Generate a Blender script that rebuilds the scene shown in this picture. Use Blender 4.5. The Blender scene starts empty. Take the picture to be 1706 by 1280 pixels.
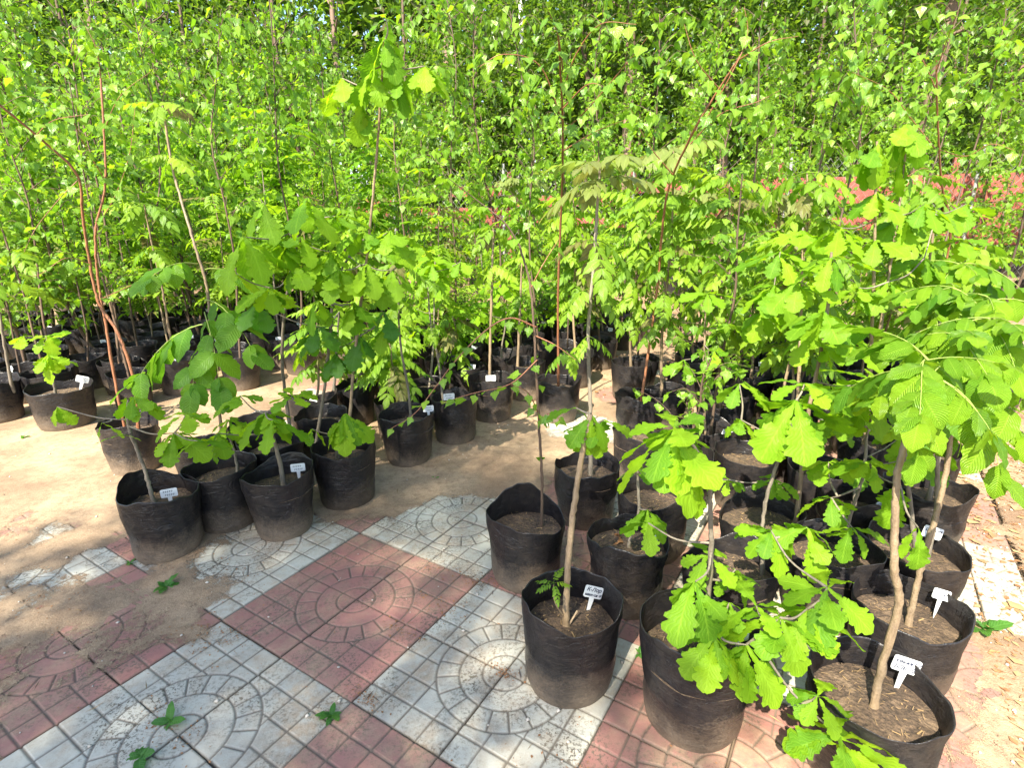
import bpy, math, random
import numpy as np
from mathutils import Vector, Matrix

R = math.radians
rng = np.random.default_rng(7)
random.seed(7)
sc = bpy.context.scene
C = sc.collection

# ------------------------------------------------------------------ camera, sky, sun, exposure
F_PX = 920.15; PITCH = R(17.365); ROLL = R(-.423); EYE = np.array([0., 0., 1.2608])
fw = np.array([0, math.cos(PITCH), -math.sin(PITCH)])
r0 = np.array([1., 0, 0]); u0 = np.cross(r0, fw)
cr = math.cos(ROLL) * r0 + math.sin(ROLL) * u0
cu = -math.sin(ROLL) * r0 + math.cos(ROLL) * u0
cam = bpy.data.cameras.new('camera')
cam.lens = F_PX / 1706 * 36; cam.sensor_width = 36; cam.clip_start = .02; cam.clip_end = 600
co = bpy.data.objects.new('camera', cam); C.objects.link(co)
M = Matrix.Identity(4)
for i in range(3):
    M[i][0] = cr[i]; M[i][1] = cu[i]; M[i][2] = -fw[i]; M[i][3] = EYE[i]
co.matrix_world = M
sc.camera = co

SUN_BEAR = 27.0          # shadows fall this many degrees right of +Y
SUN_EL = 46.0
w = bpy.data.worlds.new('World'); sc.world = w; w.use_nodes = True
nt = w.node_tree; nt.nodes.clear()
sky = nt.nodes.new('ShaderNodeTexSky'); sky.sky_type = 'NISHITA'; sky.sun_disc = False
sky.sun_elevation = R(SUN_EL); sky.sun_rotation = R(SUN_BEAR + 180)
sky.air_density = 1.0; sky.dust_density = 1.2
bg = nt.nodes.new('ShaderNodeBackground'); bg.inputs['Strength'].default_value = .13
out = nt.nodes.new('ShaderNodeOutputWorld')
nt.links.new(sky.outputs[0], bg.inputs[0]); nt.links.new(bg.outputs[0], out.inputs[0])
sl = bpy.data.lights.new('sun', 'SUN'); sl.energy = 5.0; sl.angle = R(.53); sl.color = (1, .92, .77)
so = bpy.data.objects.new('sun', sl); C.objects.link(so)
sd = Vector((math.sin(R(SUN_BEAR)) * math.cos(R(SUN_EL)), math.cos(R(SUN_BEAR)) * math.cos(R(SUN_EL)), -math.sin(R(SUN_EL))))
so.rotation_euler = sd.to_track_quat('-Z', 'Y').to_euler()
sc.view_settings.view_transform = 'Standard'; sc.view_settings.look = 'None'
sc.view_settings.exposure = 1.85; sc.view_settings.gamma = 1; sc.view_settings.use_curve_mapping = False
sc.cycles.use_denoising = True
sc.cycles.max_bounces = 7; sc.cycles.diffuse_bounces = 4; sc.cycles.transmission_bounces = 4; sc.cycles.glossy_bounces = 2

# ------------------------------------------------------------------ helpers
def ray(x, y): return fw + cr * (x - 853) / F_PX + cu * (640 - y) / F_PX
def at(x, y, Y):
    d = ray(x, y); return EYE + Y / d[1] * d
LY = R(-31.973)
def ab(a, b):                    # paving axes -> world x, y
    c, s = math.cos(LY), math.sin(LY)
    return (a * c - b * s, a * s + b * c)
def to_ab(x, y):
    c, s = math.cos(LY), math.sin(LY)
    return (x * c + y * s, -x * s + y * c)

def mesh(name, V, Fc, mat=None, uv=None, tint=None, smooth=True):
    me = bpy.data.meshes.new(name)
    V = np.asarray(V, np.float32)
    if isinstance(Fc, np.ndarray):
        k = Fc.shape[1]; n = len(Fc)
        me.vertices.add(len(V)); me.vertices.foreach_set('co', V.ravel())
        me.loops.add(n * k); me.loops.foreach_set('vertex_index', Fc.astype(np.int32).ravel())
        me.polygons.add(n); me.polygons.foreach_set('loop_start', np.arange(n, dtype=np.int32) * k)
        me.update(calc_edges=True)
    else:
        me.from_pydata(V.tolist(), [], Fc)
    if uv is not None:
        l = me.uv_layers.new(name='UVMap')
        li = np.empty(len(me.loops), np.int32); me.loops.foreach_get('vertex_index', li)
        l.data.foreach_set('uv', np.asarray(uv, np.float32)[li].ravel())
    if tint is not None:
        a = me.attributes.new('tint', 'FLOAT', 'POINT'); a.data.foreach_set('value', np.asarray(tint, np.float32))
    me.polygons.foreach_set('use_smooth', np.full(len(me.polygons), bool(smooth)))
    if mat: me.materials.append(mat)
    me.validate(); me.update()
    return me
def obj(name, me, parent=None, loc=None, rz=None, kind=None):
    o = bpy.data.objects.new(name, me); C.objects.link(o)
    if parent is not None: o.parent = parent
    if loc is not None: o.location = loc
    if rz is not None: o.rotation_euler = (0, 0, rz)
    if kind: o['kind'] = kind
    return o
def thing(name, label, cat, loc=(0, 0, 0), rz=0, group=None):
    o = bpy.data.objects.new(name, None); C.objects.link(o)
    o.empty_display_size = .05
    o.location = loc; o.rotation_euler = (0, 0, rz); o['label'] = label; o['category'] = cat
    if group: o['group'] = group
    return o
def frame(d, roll=0.0, up=(0, 0, 1)):
    y = np.asarray(d, float); y = y / np.linalg.norm(y)
    x = np.cross(y, up)
    if np.linalg.norm(x) < 1e-3: x = np.cross(y, (1, 0, 0))
    x /= np.linalg.norm(x); z = np.cross(x, y)
    if roll:
        c, s = math.cos(roll), math.sin(roll); x, z = c * x + s * z, -s * x + c * z
    return np.stack([x, y, z], 1)      # columns
def mat4(Rm, t, s=1.0):
    m = Matrix.Identity(4)
    for i in range(3):
        for j in range(3): m[i][j] = Rm[i, j] * s
        m[i][3] = t[i]
    return m
class Bag:                        # collects geometry of one mesh
    def __init__(s): s.V = []; s.F = []; s.U = []; s.T = []; s.n = 0
    def add(s, V, F, U=None, t=0.0):
        V = np.asarray(V); s.V.append(V); s.F.append(np.asarray(F) + s.n); s.n += len(V)
        s.U.append(U if U is not None else np.zeros((len(V), 2))); s.T.append(np.full(len(V), t))
    def build(s, name, mat, smooth=True):
        return mesh(name, np.concatenate(s.V), np.concatenate(s.F), mat, np.concatenate(s.U), np.concatenate(s.T), smooth)
def smooth_path(P, n=4):
    P = np.asarray(P, float)
    if len(P) < 3: 
        t = np.linspace(0, 1, 4)[:, None]; return P[0] * (1 - t) + P[-1] * t
    out = []
    Q = np.vstack([2 * P[0] - P[1], P, 2 * P[-1] - P[-2]])
    for i in range(1, len(Q) - 2):
        for k in range(n):
            t = k / n
            out.append(.5 * ((2 * Q[i]) + (-Q[i-1] + Q[i+1]) * t + (2*Q[i-1] - 5*Q[i] + 4*Q[i+1] - Q[i+2]) * t*t + (-Q[i-1] + 3*Q[i] - 3*Q[i+1] + Q[i+2]) * t**3))
    out.append(P[-1]); return np.array(out)
def tube(P, ra, rb_, seg=7, knob=0.0):
    P = np.asarray(P, float); n = len(P)
    T = np.gradient(P, axis=0); T /= np.linalg.norm(T, axis=1)[:, None] + 1e-9
    up = np.array([.3, .2, .93]) if abs(T[:, 2]).mean() < .8 else np.array([1., .1, 0])
    X = np.cross(T, up); X /= np.linalg.norm(X, axis=1)[:, None]; Y = np.cross(T, X)
    rad = np.linspace(ra, rb_, n)
    if knob: rad = rad * (1 + knob * (rng.random(n) - .3))
    a = np.arange(seg) * 2 * math.pi / seg
    V = P[:, None] + rad[:, None, None] * (np.cos(a)[None, :, None] * X[:, None] + np.sin(a)[None, :, None] * Y[:, None])
    V = V.reshape(-1, 3)
    i = np.arange(n - 1)[:, None] * seg; j = np.arange(seg)[None]; j2 = (j + 1) % seg
    F = np.stack([i + j, i + j2, i + seg + j2, i + seg + j], -1).reshape(-1, 4)
    L = np.concatenate([[0], np.cumsum(np.linalg.norm(np.diff(P, axis=0), axis=1))])
    U = np.stack([np.tile(np.arange(seg) / seg, n), np.repeat(L, seg)], 1)
    return V, F, U

# ------------------------------------------------------------------ materials
def new_mat(name):
    m = bpy.data.materials.new(name); m.use_nodes = True; t = m.node_tree; t.nodes.clear()
    o = t.nodes.new('ShaderNodeOutputMaterial'); return m, t, o
class N:
    def __init__(s, t): s.t = t
    def __call__(s, kind, **kw):
        n = s.t.nodes.new('ShaderNode' + kind)
        for k, v in kw.items():
            if k.startswith('_'): n.inputs[k[1:].replace('_', ' ')].default_value = v
            else: setattr(n, k, v)
        return n
    def link(s, a, b): s.t.links.new(a, b)
    def mix(s, fac, a, b, mode='MIX'):
        n = s.t.nodes.new('ShaderNodeMix'); n.data_type = 'RGBA'; n.blend_type = mode
        for k, v in ((0, fac), (6, a), (7, b)):
            if hasattr(v, 'links'): s.link(v, n.inputs[k])
            else: n.inputs[k].default_value = v if k == 0 else (*v, 1)
        return n.outputs[2]
    def math(s, op, a, b=None, c=None, clamp=False):
        n = s.t.nodes.new('ShaderNodeMath'); n.operation = op; n.use_clamp = clamp
        for k, v in enumerate((a, b, c)):
            if v is None: continue
            if hasattr(v, 'links'): s.link(v, n.inputs[k])
            else: n.inputs[k].default_value = v
        return n.outputs[0]
    def noise(s, vec, scale, detail=4, rough=.55, dist=0.0):
        n = s('TexNoise'); n.inputs['Scale'].default_value = scale; n.inputs['Detail'].default_value = detail
        n.inputs['Roughness'].default_value = rough; n.inputs['Distortion'].default_value = dist
        if vec is not None: s.link(vec, n.inputs['Vector'])
        return n.outputs['Fac']
    def ramp(s, fac, lo, hi):
        n = s('MapRange'); n.inputs['From Min'].default_value = lo; n.inputs['From Max'].default_value = hi
        s.link(fac, n.inputs['Value']); return n.outputs[0]
    def bump(s, h, strength, dist):
        n = s('Bump'); n.inputs['Strength'].default_value = strength; n.inputs['Distance'].default_value = dist
        s.link(h, n.inputs['Height']); return n.outputs[0]

def leaf_mat(name, c1, c2, tr1, tr2, rough=.42, vein=.0, nv=9, slant=.45, trans=.5, spec=.35, veinlight=.5, rust=None):
    """thin leaf: gloss on top, light shining through; colour differs from leaf to leaf"""
    m, t, o = new_mat(name); n = N(t)
    oi = n('ObjectInfo'); at_ = n('Attribute', attribute_name='tint')
    rnd = n.math('FRACT', n.math('ADD', oi.outputs['Random'], at_.outputs['Fac']))
    rnd2 = n.math('FRACT', n.math('MULTIPLY', rnd, 7.31))
    base = n.mix(rnd, c1, c2); tr = n.mix(rnd, tr1, tr2)
    if rust: 
        k = n.math('GREATER_THAN', rnd2, 1 - rust[3]); base = n.mix(k, base, rust[:3]); tr = n.mix(k, tr, tuple(x * 1.6 for x in rust[:3]))
    tc = n('TexCoord'); nz = n.noise(tc.outputs['Object'], 30, 3)
    base = n.mix(n.math('MULTIPLY', nz, .35), base, tuple(x * .6 for x in c1))
    spots = n.ramp(n.noise(tc.outputs['Object'], 9, 4, .7, .4), .70, .76)
    base = n.mix(n.math('MULTIPLY', spots, .75), base, (.16, .09, .03)); tr = n.mix(n.math('MULTIPLY', spots, .75), tr, (.18, .10, .03))
    uv = n('UVMap'); sp = n('SeparateXYZ'); n.link(uv.outputs[0], sp.inputs[0])
    ax = n.math('ABSOLUTE', n.math('SUBTRACT', sp.outputs[0], .5))
    ph = n.math('MULTIPLY', n.math('SUBTRACT', sp.outputs[1], n.math('MULTIPLY', ax, slant)), nv)
    wv = n.math('ABSOLUTE', n.math('SUBTRACT', n.math('FRACT', ph), .5))     # 0.5 at vein
    vn = n.math('MULTIPLY', n.math('SUBTRACT', wv, .38, clamp=True), 8.0, clamp=True)
    mid = n.math('LESS_THAN', ax, .03)
    vn2 = n.math('MAXIMUM', vn, mid)
    lt = tuple(min(1, x * 1.5 + .03) for x in c2)
    base = n.mix(n.math('MULTIPLY', vn2, veinlight), base, lt)
    b = n('BsdfPrincipled'); n.link(base, b.inputs['Base Color'])
    b.inputs['Roughness'].default_value = rough; b.inputs['Specular IOR Level'].default_value = spec
    hgt = n.math('ADD', n.math('MULTIPLY', wv, -1.0), n.math('MULTIPLY', nz, .3))
    bp = n.bump(hgt, vein, .004)
    n.link(bp, b.inputs['Normal'])
    ts = n('BsdfTranslucent'); n.link(tr, ts.inputs['Color']); n.link(bp, ts.inputs['Normal'])
    mx = n('MixShader'); mx.inputs[0].default_value = trans
    n.link(b.outputs[0], mx.inputs[1]); n.link(ts.outputs[0], mx.inputs[2]); n.link(mx.outputs[0], o.inputs[0])
    return m
OAK = leaf_mat('oak_leaf', (.095, .225, .012), (.25, .43, .016), (.20, .45, .008), (.46, .69, .012), vein=.3, nv=10, slant=.7, spec=.2, rough=.55, veinlight=.22)
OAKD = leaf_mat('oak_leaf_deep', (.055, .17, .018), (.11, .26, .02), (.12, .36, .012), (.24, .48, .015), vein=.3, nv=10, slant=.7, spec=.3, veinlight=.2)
BIRCH = leaf_mat('birch_leaf', (.085, .20, .016), (.22, .38, .028), (.17, .40, .012), (.43, .65, .022), vein=.4, nv=8, slant=.6, rough=.34, spec=.5)
ASH = leaf_mat('ash_leaf', (.10, .21, .016), (.24, .38, .022), (.19, .40, .012), (.44, .64, .02), vein=.4, nv=9, slant=.6, rust=(.16, .13, .05, .10))
ASHTOP = leaf_mat('bronze_ash_leaf', (.17, .19, .06), (.22, .32, .05), (.32, .30, .06), (.36, .50, .05), vein=.4, nv=9, slant=.6)
WALNUT = leaf_mat('walnut_leaf', (.11, .25, .016), (.23, .39, .020), (.19, .44, .012), (.43, .66, .018), vein=.8, nv=14, slant=.6, spec=.25, veinlight=.3)
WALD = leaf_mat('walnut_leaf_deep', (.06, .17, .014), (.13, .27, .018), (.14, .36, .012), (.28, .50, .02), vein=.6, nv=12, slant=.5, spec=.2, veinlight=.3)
FAR = leaf_mat('far_tree_leaf', (.028, .065, .009), (.11, .20, .016), (.06, .16, .010), (.24, .38, .018), vein=.2, spec=.4, rust=(.14, .13, .07, .07))
WEED = leaf_mat('weed_leaf', (.05, .17, .03), (.10, .25, .04), (.10, .3, .02), (.16, .4, .03), vein=.3)

def bark_mat(name, c1, c2, scale=60, rough=.75, ring=0.0, birch=False):
    m, t, o = new_mat(name); n = N(t); tc = n('TexCoord')
    mp = n('Mapping'); mp.inputs['Scale'].default_value = (1, 1, .22); n.link(tc.outputs['Object'], mp.inputs[0])
    oi = n('ObjectInfo')
    nz = n.noise(mp.outputs[0], scale, 5, .65)
    col = n.mix(n.ramp(nz, .3, .7), c1, c2)
    col = n.mix(n.math('MULTIPLY', oi.outputs['Random'], .5), col, tuple(x * .55 for x in c1))
    if birch:
        mp2 = n('Mapping'); mp2.inputs['Scale'].default_value = (1, 1, 4); n.link(tc.outputs['Object'], mp2.inputs[0])
        bk = n.ramp(n.noise(mp2.outputs[0], 4.0, 4, .7), .56, .62); col = n.mix(bk, col, (.03, .025, .02))
    b = n('BsdfPrincipled'); n.link(col, b.inputs['Base Color']); b.inputs['Roughness'].default_value = rough
    lent = n.noise(tc.outputs['Object'], 190, 2, .5); n.link(n.bump(n.math('ADD', nz, n.math('MULTIPLY', lent, .4)), .8, .005), b.inputs['Normal']); n.link(b.outputs[0], o.inputs[0]); return m
B_GREY = bark_mat('grey_bark', (.11, .09, .065), (.27, .23, .17), 70)
B_TAN = bark_mat('tan_bark', (.13, .09, .055), (.34, .25, .15), 55, .6)
B_RED = bark_mat('reddish_bark', (.20, .075, .035), (.34, .15, .07), 90, .45)
B_DARK = bark_mat('dark_bark', (.07, .045, .03), (.16, .10, .06), 40)
B_PINE = bark_mat('pine_bark', (.13, .085, .06), (.28, .18, .12), 12)
B_BIRCH = bark_mat('birch_bark', (.55, .53, .48), (.72, .70, .66), 20, birch=True)

def pot_mat():
    m, t, o = new_mat('black_grow_bag'); n = N(t); tc = n('TexCoord'); oi = n('ObjectInfo')
    off = n('VectorMath', operation='ADD'); cb = n('CombineXYZ')
    n.link(n.math('MULTIPLY', oi.outputs['Random'], 37.0), cb.inputs[0]); n.link(n.math('MULTIPLY', oi.outputs['Random'], 11.0), cb.inputs[1])
    n.link(tc.outputs['Object'], off.inputs[0]); n.link(cb.outputs[0], off.inputs[1]); P = off.outputs[0]
    sp = n('SeparateXYZ'); n.link(tc.outputs['Object'], sp.inputs[0])
    z = sp.outputs[2]
    big = n.noise(P, 9, 5, .6); fine = n.noise(P, 160, 3, .7); mid = n.noise(P, 38, 4, .6)
    low = n.ramp(z, .17, .0)                       # dust thrown up towards the foot
    d = n.math('ADD', n.math('MULTIPLY', low, .55), n.math('MULTIPLY', big, .65))
    d = n.math('ADD', d, n.math('MULTIPLY', fine, .5)); d = n.ramp(d, .73, 1.30)
    d = n.math('ADD', d, n.math('MULTIPLY', n.math('SUBTRACT', mid, .35), .22), clamp=True)
    d = n.math('MULTIPLY', d, n.math('ADD', .35, n.math('MULTIPLY', oi.outputs['Random'], .75)), clamp=True)
    col = n.mix(d, (.012, .0115, .013), (.25, .185, .125))
    b = n('BsdfPrincipled'); n.link(col, b.inputs['Base Color'])
    rg = n.math('ADD', .30, n.math('MULTIPLY', d, .6), clamp=True); n.link(rg, b.inputs['Roughness'])
    b.inputs['Specular IOR Level'].default_value = .42
    mp = n('Mapping'); mp.inputs['Scale'].default_value = (1, 1, 4); n.link(P, mp.inputs[0])
    wr = n.noise(mp.outputs[0], 14, 4, .6, .8)
    hh = n.math('ADD', n.math('MULTIPLY', wr, 1.0), n.math('MULTIPLY', fine, .12))
    rid = n.math('ABSOLUTE', n.math('SUBTRACT', n.noise(P, 17, 3, .5, 1.2), .5)); hh = n.math('SUBTRACT', hh, n.math('MULTIPLY', n.ramp(rid, .06, .0), .2)); n.link(n.bump(hh, .55, .006), b.inputs['Normal']); n.link(b.outputs[0], o.inputs[0]); return m
POT = pot_mat()
def soil_mat():
    m, t, o = new_mat('potting_soil'); n = N(t); tc = n('TexCoord'); oi = n('ObjectInfo')
    a = n.noise(tc.outputs['Object'], 90, 6, .75); b_ = n.noise(tc.outputs['Object'], 22, 4, .6)
    vo = n('TexVoronoi'); vo.inputs['Scale'].default_value = 120; n.link(tc.outputs['Object'], vo.inputs['Vector'])
    col = n.mix(n.ramp(a, .35, .7), (.03, .02, .013), (.135, .088, .052))
    col = n.mix(n.math('MULTIPLY', n.ramp(b_, .5, .7), n.math('ADD', .2, oi.outputs['Random'])), col, (.19, .13, .08))
    b = n('BsdfPrincipled'); n.link(col, b.inputs['Base Color']); b.inputs['Roughness'].default_value = .95
    n.link(n.bump(n.math('ADD', a, n.math('MULTIPLY', vo.outputs[0], .6)), .9, .008), b.inputs['Normal']); n.link(b.outputs[0], o.inputs[0]); return m
SOIL = soil_mat()
def flat_mat(name, col, rough=.5, spec=.4, var=0.0, bumpn=0):
    m, t, o = new_mat(name); n = N(t); b = n('BsdfPrincipled'); b.inputs['Base Color'].default_value = (*col, 1)
    b.inputs['Roughness'].default_value = rough; b.inputs['Specular IOR Level'].default_value = spec
    if var:
        tc = n('TexCoord'); oi = n('ObjectInfo'); at_ = n('Attribute', attribute_name='tint')
        nz = n.noise(tc.outputs['Object'], 14 if not bumpn else bumpn, 5, .65)
        k = n.math('FRACT', n.math('ADD', oi.outputs['Random'], at_.outputs['Fac']))
        c = n.mix(n.math('MULTIPLY', n.ramp(nz, .35, .7), var), col, tuple(x * .35 for x in col))
        c = n.mix(n.math('MULTIPLY', k, var * .8), c, tuple(min(1, x * 1.6) for x in col))
        n.link(c, b.inputs['Base Color']); n.link(n.bump(nz, .4, .003), b.inputs['Normal'])
    n.link(b.outputs[0], o.inputs[0]); return m
TAG = flat_mat('white_plastic_tag', (.62, .64, .64), .4, .5, .12)
INK = flat_mat('marker_ink', (.02, .025, .05), .6)
REDP = flat_mat('red_paint', (.27, .072, .055), .7, .2, .12)
REDB = flat_mat('brown_red_paint', (.22, .06, .045), .6, .3, .35)
WIRE = flat_mat('galvanised_wire', (.25, .25, .24), .5, .5)
STRAW = flat_mat('dry_straw', (.27, .18, .09), .9, .1, .6)
LITTER = flat_mat('dry_leaf', (.26, .13, .06), .9, .1, .8, 40)
PEB = flat_mat('pebble', (.45, .40, .33), .9, .1, .6)

# dirt colours shared by paving and ground: world-space position noise
def dirt_nodes(n):
    g = n('NewGeometry'); P = g.outputs['Position']
    a = n.noise(P, 2.2, 5, .6, .5); b = n.noise(P, 26, 5, .7); c = n.noise(P, 240, 3, .8)
    col = n.mix(n.ramp(a, .35, .65), (.22, .155, .10), (.44, .32, .20))
    col = n.mix(n.math('MULTIPLY', n.ramp(b, .45, .68), .55), col, (.155, .105, .068))
    col = n.mix(n.math('MULTIPLY', n.ramp(c, .5, .75), .55), col, (.10, .075, .05))
    col = n.mix(n.math('MULTIPLY', n.ramp(c, .42, .25), .5), col, (.55, .44, .31))
    return P, a, b, c, col
def tile_mat(name, c1, c2):
    m, t, o = new_mat(name); n = N(t); P, a, b, c, dirt = dirt_nodes(n); oi = n('ObjectInfo')
    base = n.mix(oi.outputs['Random'], c1, c2)
    f2 = n.noise(P, 70, 4, .7); base = n.mix(n.math('MULTIPLY', f2, .35), base, tuple(x * .65 for x in c1))
    big = n.noise(P, 3.1, 5, .65, .6)
    # dark soil speckle lying on the tile in drifts
    sp = n.math('MULTIPLY', n.ramp(n.noise(P, 95, 5, .8), .51, .56), n.ramp(n.noise(P, 5.5, 4, .7), .42, .60))
    base = n.mix(n.math('MULTIPLY', sp, .9), base, (.075, .062, .045))
    st = n.ramp(n.noise(P, 11, 5, .7), .45, .75); base = n.mix(n.math('MULTIPLY', st, .3), base, (.19, .17, .12))
    # sand dust
    dd = n.math('MULTIPLY', n.ramp(big, .41, .66), n.ramp(n.noise(P, 30, 5, .7), .30, .58))
    base = n.mix(n.math('MULTIPLY', dd, .8), base, dirt)
    at_ = n('Attribute', attribute_name='tint'); base = n.mix(n.math('MULTIPLY', at_.outputs['Fac'], .85), base, (.12, .10, .075))
    sh = n('BsdfPrincipled'); n.link(base, sh.inputs['Base Color']); sh.inputs['Roughness'].default_value = .85; sh.inputs['Specular IOR Level'].default_value = .2
    n.link(n.bump(n.math('ADD', f2, n.math('MULTIPLY', c, .6)), .45, .002), sh.inputs['Normal']); n.link(sh.outputs[0], o.inputs[0]); return m
T_WHITE = tile_mat('pale_paving', (.40, .385, .32), (.52, .50, .41))
T_RED = tile_mat('red_paving', (.27, .125, .105), (.35, .17, .135))
def ground_mat():
    m, t, o = new_mat('sandy_ground'); n = N(t); P, a, b, c, dirt = dirt_nodes(n)
    lit = n.noise(P, 55, 5, .8); lit2 = n.noise(P, 1.3, 4, .6)
    far = n('SeparateXYZ'); n.link(P, far.inputs[0])
    at_ = n('Attribute', attribute_name='tint')          # 1 where the leaf litter lies
    k = n.math('MULTIPLY', n.ramp(lit, .42, .58), n.math('MULTIPLY', at_.outputs['Fac'], n.ramp(lit2, .2, .6), clamp=True), clamp=True)
    col = n.mix(n.math('MULTIPLY', k, .85), dirt, (.17, .075, .04))
    sh = n('BsdfPrincipled'); n.link(col, sh.inputs['Base Color']); sh.inputs['Roughness'].default_value = .95; sh.inputs['Specular IOR Level'].default_value = .15
    n.link(n.bump(n.math('ADD', n.math('ADD', b, c), lit), .6, .006), sh.inputs['Normal'])
    # a thin scatter of grains where the layer is thin
    th = n.ramp(far.outputs[2], -.0012, .0042); g1 = n.noise(P, 330, 2, .6); g2 = n.noise(P, 48, 5, .75)
    k2 = n.math('ADD', n.math('MULTIPLY', g1, .45), n.math('MULTIPLY', g2, .55))
    vis = n.math('GREATER_THAN', n.math('ADD', n.math('MULTIPLY', th, .62), .28), k2)
    tr = n('BsdfTransparent'); mx = n('MixShader'); n.link(vis, mx.inputs[0]); n.link(tr.outputs[0], mx.inputs[1]); n.link(sh.outputs[0], mx.inputs[2])
    n.link(mx.outputs[0], o.inputs[0]); return m
GROUND = ground_mat()

# ------------------------------------------------------------------ value noise for geometry
_G = rng.random((64, 64))
def vn(x, y):
    x = np.asarray(x, float); y = np.asarray(y, float)
    xi = np.floor(x).astype(int); yi = np.floor(y).astype(int); fx = x - xi; fy = y - yi
    fx = fx * fx * (3 - 2 * fx); fy = fy * fy * (3 - 2 * fy)
    g = lambda i, j: _G[i % 64, j % 64]
    return (g(xi, yi) * (1 - fx) + g(xi + 1, yi) * fx) * (1 - fy) + (g(xi, yi + 1) * (1 - fx) + g(xi + 1, yi + 1) * fx) * fy
def fbm(x, y, o=4):
    s = 0; a = .5
    for k in range(o): s = s + a * vn(x * 2**k + 17 * k, y * 2**k + 5 * k); a *= .5
    return s

# ------------------------------------------------------------------ ground with sand drifts (tile tops lie at z = 0)
CLEAN = [(0, .35, .4, .9), (-.5, 1, .3, .9), (-.5, .5, .62, 1.0), (.5, .5, .72, 1.0), (-.4, -.5, .56, 1.0), (.5, -.5, .8, 1.0), (-.4, 1.4, .40, .95), (1.3, .4, .9, .9), (-1.35, .55, .36, .70), (.1, 1.0, .35, .8),
         (2.5, 2.65, .42, .85), (2.75, 4.55, .36, .8), (2.5, 3.6, .3, .6), (-.5, 3.5, .3, .8), (-.4, 4.8, .35, .75), (-2.3, 9.0, .5, .8), (-1.7, -1.1, .5, .52), (-1.45, -.4, .35, .40), (-2.3, -.6, .4, .44), (-2.1, .0, .3, .52), (-2.9, -.2, .3, .46),
         (-2.1, .2, .2, .72), (1.4, 1.6, .8, .8), (.3, 2.2, .5, .7), (.9, 3.0, .6, .6), (1.5, 2.8, .9, .7), (-3.6, 3.2, .35, .75), (-3.0, 1.9, .3, .6), (1.6, 5, .8, .6), (0, 6.2, .5, .6)]
def sand_h(x, y):
    a, b = to_ab(x, y); u = (a + .992) / .6; v = (b - .7575) / .6
    c = np.zeros_like(x)
    for (cu_, cv_, s, k) in CLEAN: c = np.maximum(c, k * np.exp(-(((u - cu_)**2 + (v - cv_)**2) / (2 * s * s))**1.6))
    n1 = fbm(x * 2.3 + 3, y * 2.3 + 9) - .47; n2 = fbm(x * 14, y * 14) - .47
    q = (.50 - c) + n1 * .62 + n2 * .35
    # beyond the right edge of the paving there is only earth
    edge = np.clip((u - 2.72) * 6, 0, 1)
    q = np.maximum(q, edge * .6 - .1)
    return np.clip(q * .0098 - .0003, -.0041, .008) + .0012 * n2 * (q > 0)
def axis(lo, hi, flo, fhi, step):
    m = list(np.arange(flo, fhi, step)); s = step; x = flo; L = []
    while x > lo: s *= 1.35; x -= s; L.append(x)
    s = step; x = m[-1]; Rr = []
    while x < hi: s *= 1.35; x += s; Rr.append(x)
    return np.array(L[::-1] + m + Rr)
gx = axis(-250, 250, -3.3, 3.0, .017); gy = axis(-60, 400, .55, 6.6, .017)
X, Y = np.meshgrid(gx, gy); Z = sand_h(X, Y)
fard = np.clip((Y - 7) / 3, 0, 1); Z = Z * (1 - fard) + fard * (.004 + .02 * (fbm(X, Y) - .4))
nx, ny = len(gx), len(gy); i = (np.arange(ny - 1)[:, None] * nx + np.arange(nx - 1)[None]).ravel()
A_, B_ = to_ab(X, Y); uu = (A_ + .992) / .6; vv = (B_ - .7575) / .6
lit = np.clip((uu - 2.2) * .8, 0, .8) + np.clip((vv - 5) * .35, 0, 1) + .25 * (vv > 2.0) * (uu < -1.2) + .1
me = mesh('ground', np.stack([X, Y, Z], -1).reshape(-1, 3), np.stack([i, i + 1, i + nx + 1, i + nx], 1), GROUND, tint=np.clip(lit, 0, 1).ravel())
ground = obj('ground', me, kind='structure')

obj('subsoil', mesh('subsoil', [(-12, -2, -.029), (12, -2, -.029), (12, 14, -.029), (-12, 14, -.029)], [(0, 1, 2, 3)], flat_mat('bedding_earth', (.16, .12, .085), .95, .1, .3)), kind='structure')
# ------------------------------------------------------------------ paving tiles, 30 x 30 cm, a quarter of the fan pattern each
def groove_dist(x, y):
    """distance (m) to the nearest groove of the moulded pattern; fan centre at (0,0), tile is 0..0.3"""
    r = np.hypot(x, y); th = np.arctan2(y, x); s = .298 / 4
    r1, r2, r3 = .062, .128, .193
    d = np.minimum(np.minimum(abs(r - r1), abs(r - r2)), abs(r - r3))
    k = 5; ph = (th / (math.pi / 2) * k) % 1; dr = np.minimum(ph, 1 - ph) * (math.pi / 2) / k * r
    d = np.minimum(d, np.where((r > r2) & (r < r3), dr, 9))
    gx_ = np.abs((x / s + .5) % 1 - .5) * s; gy_ = np.abs((y / s + .5) % 1 - .5) * s
    outer = r > r3
    gx_ = np.where((x < s * .5) | (x > .29), 9, gx_); gy_ = np.where((y < s * .5) | (y > .29), 9, gy_)
    dg = np.minimum(np.where((y > s * 2.0) | (x > s * 2.0), gx_, 9), np.where((x > s * 2.0) | (y > s * 2.0), gy_, 9))
    return np.minimum(d, np.where(outer, dg, 9))
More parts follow.
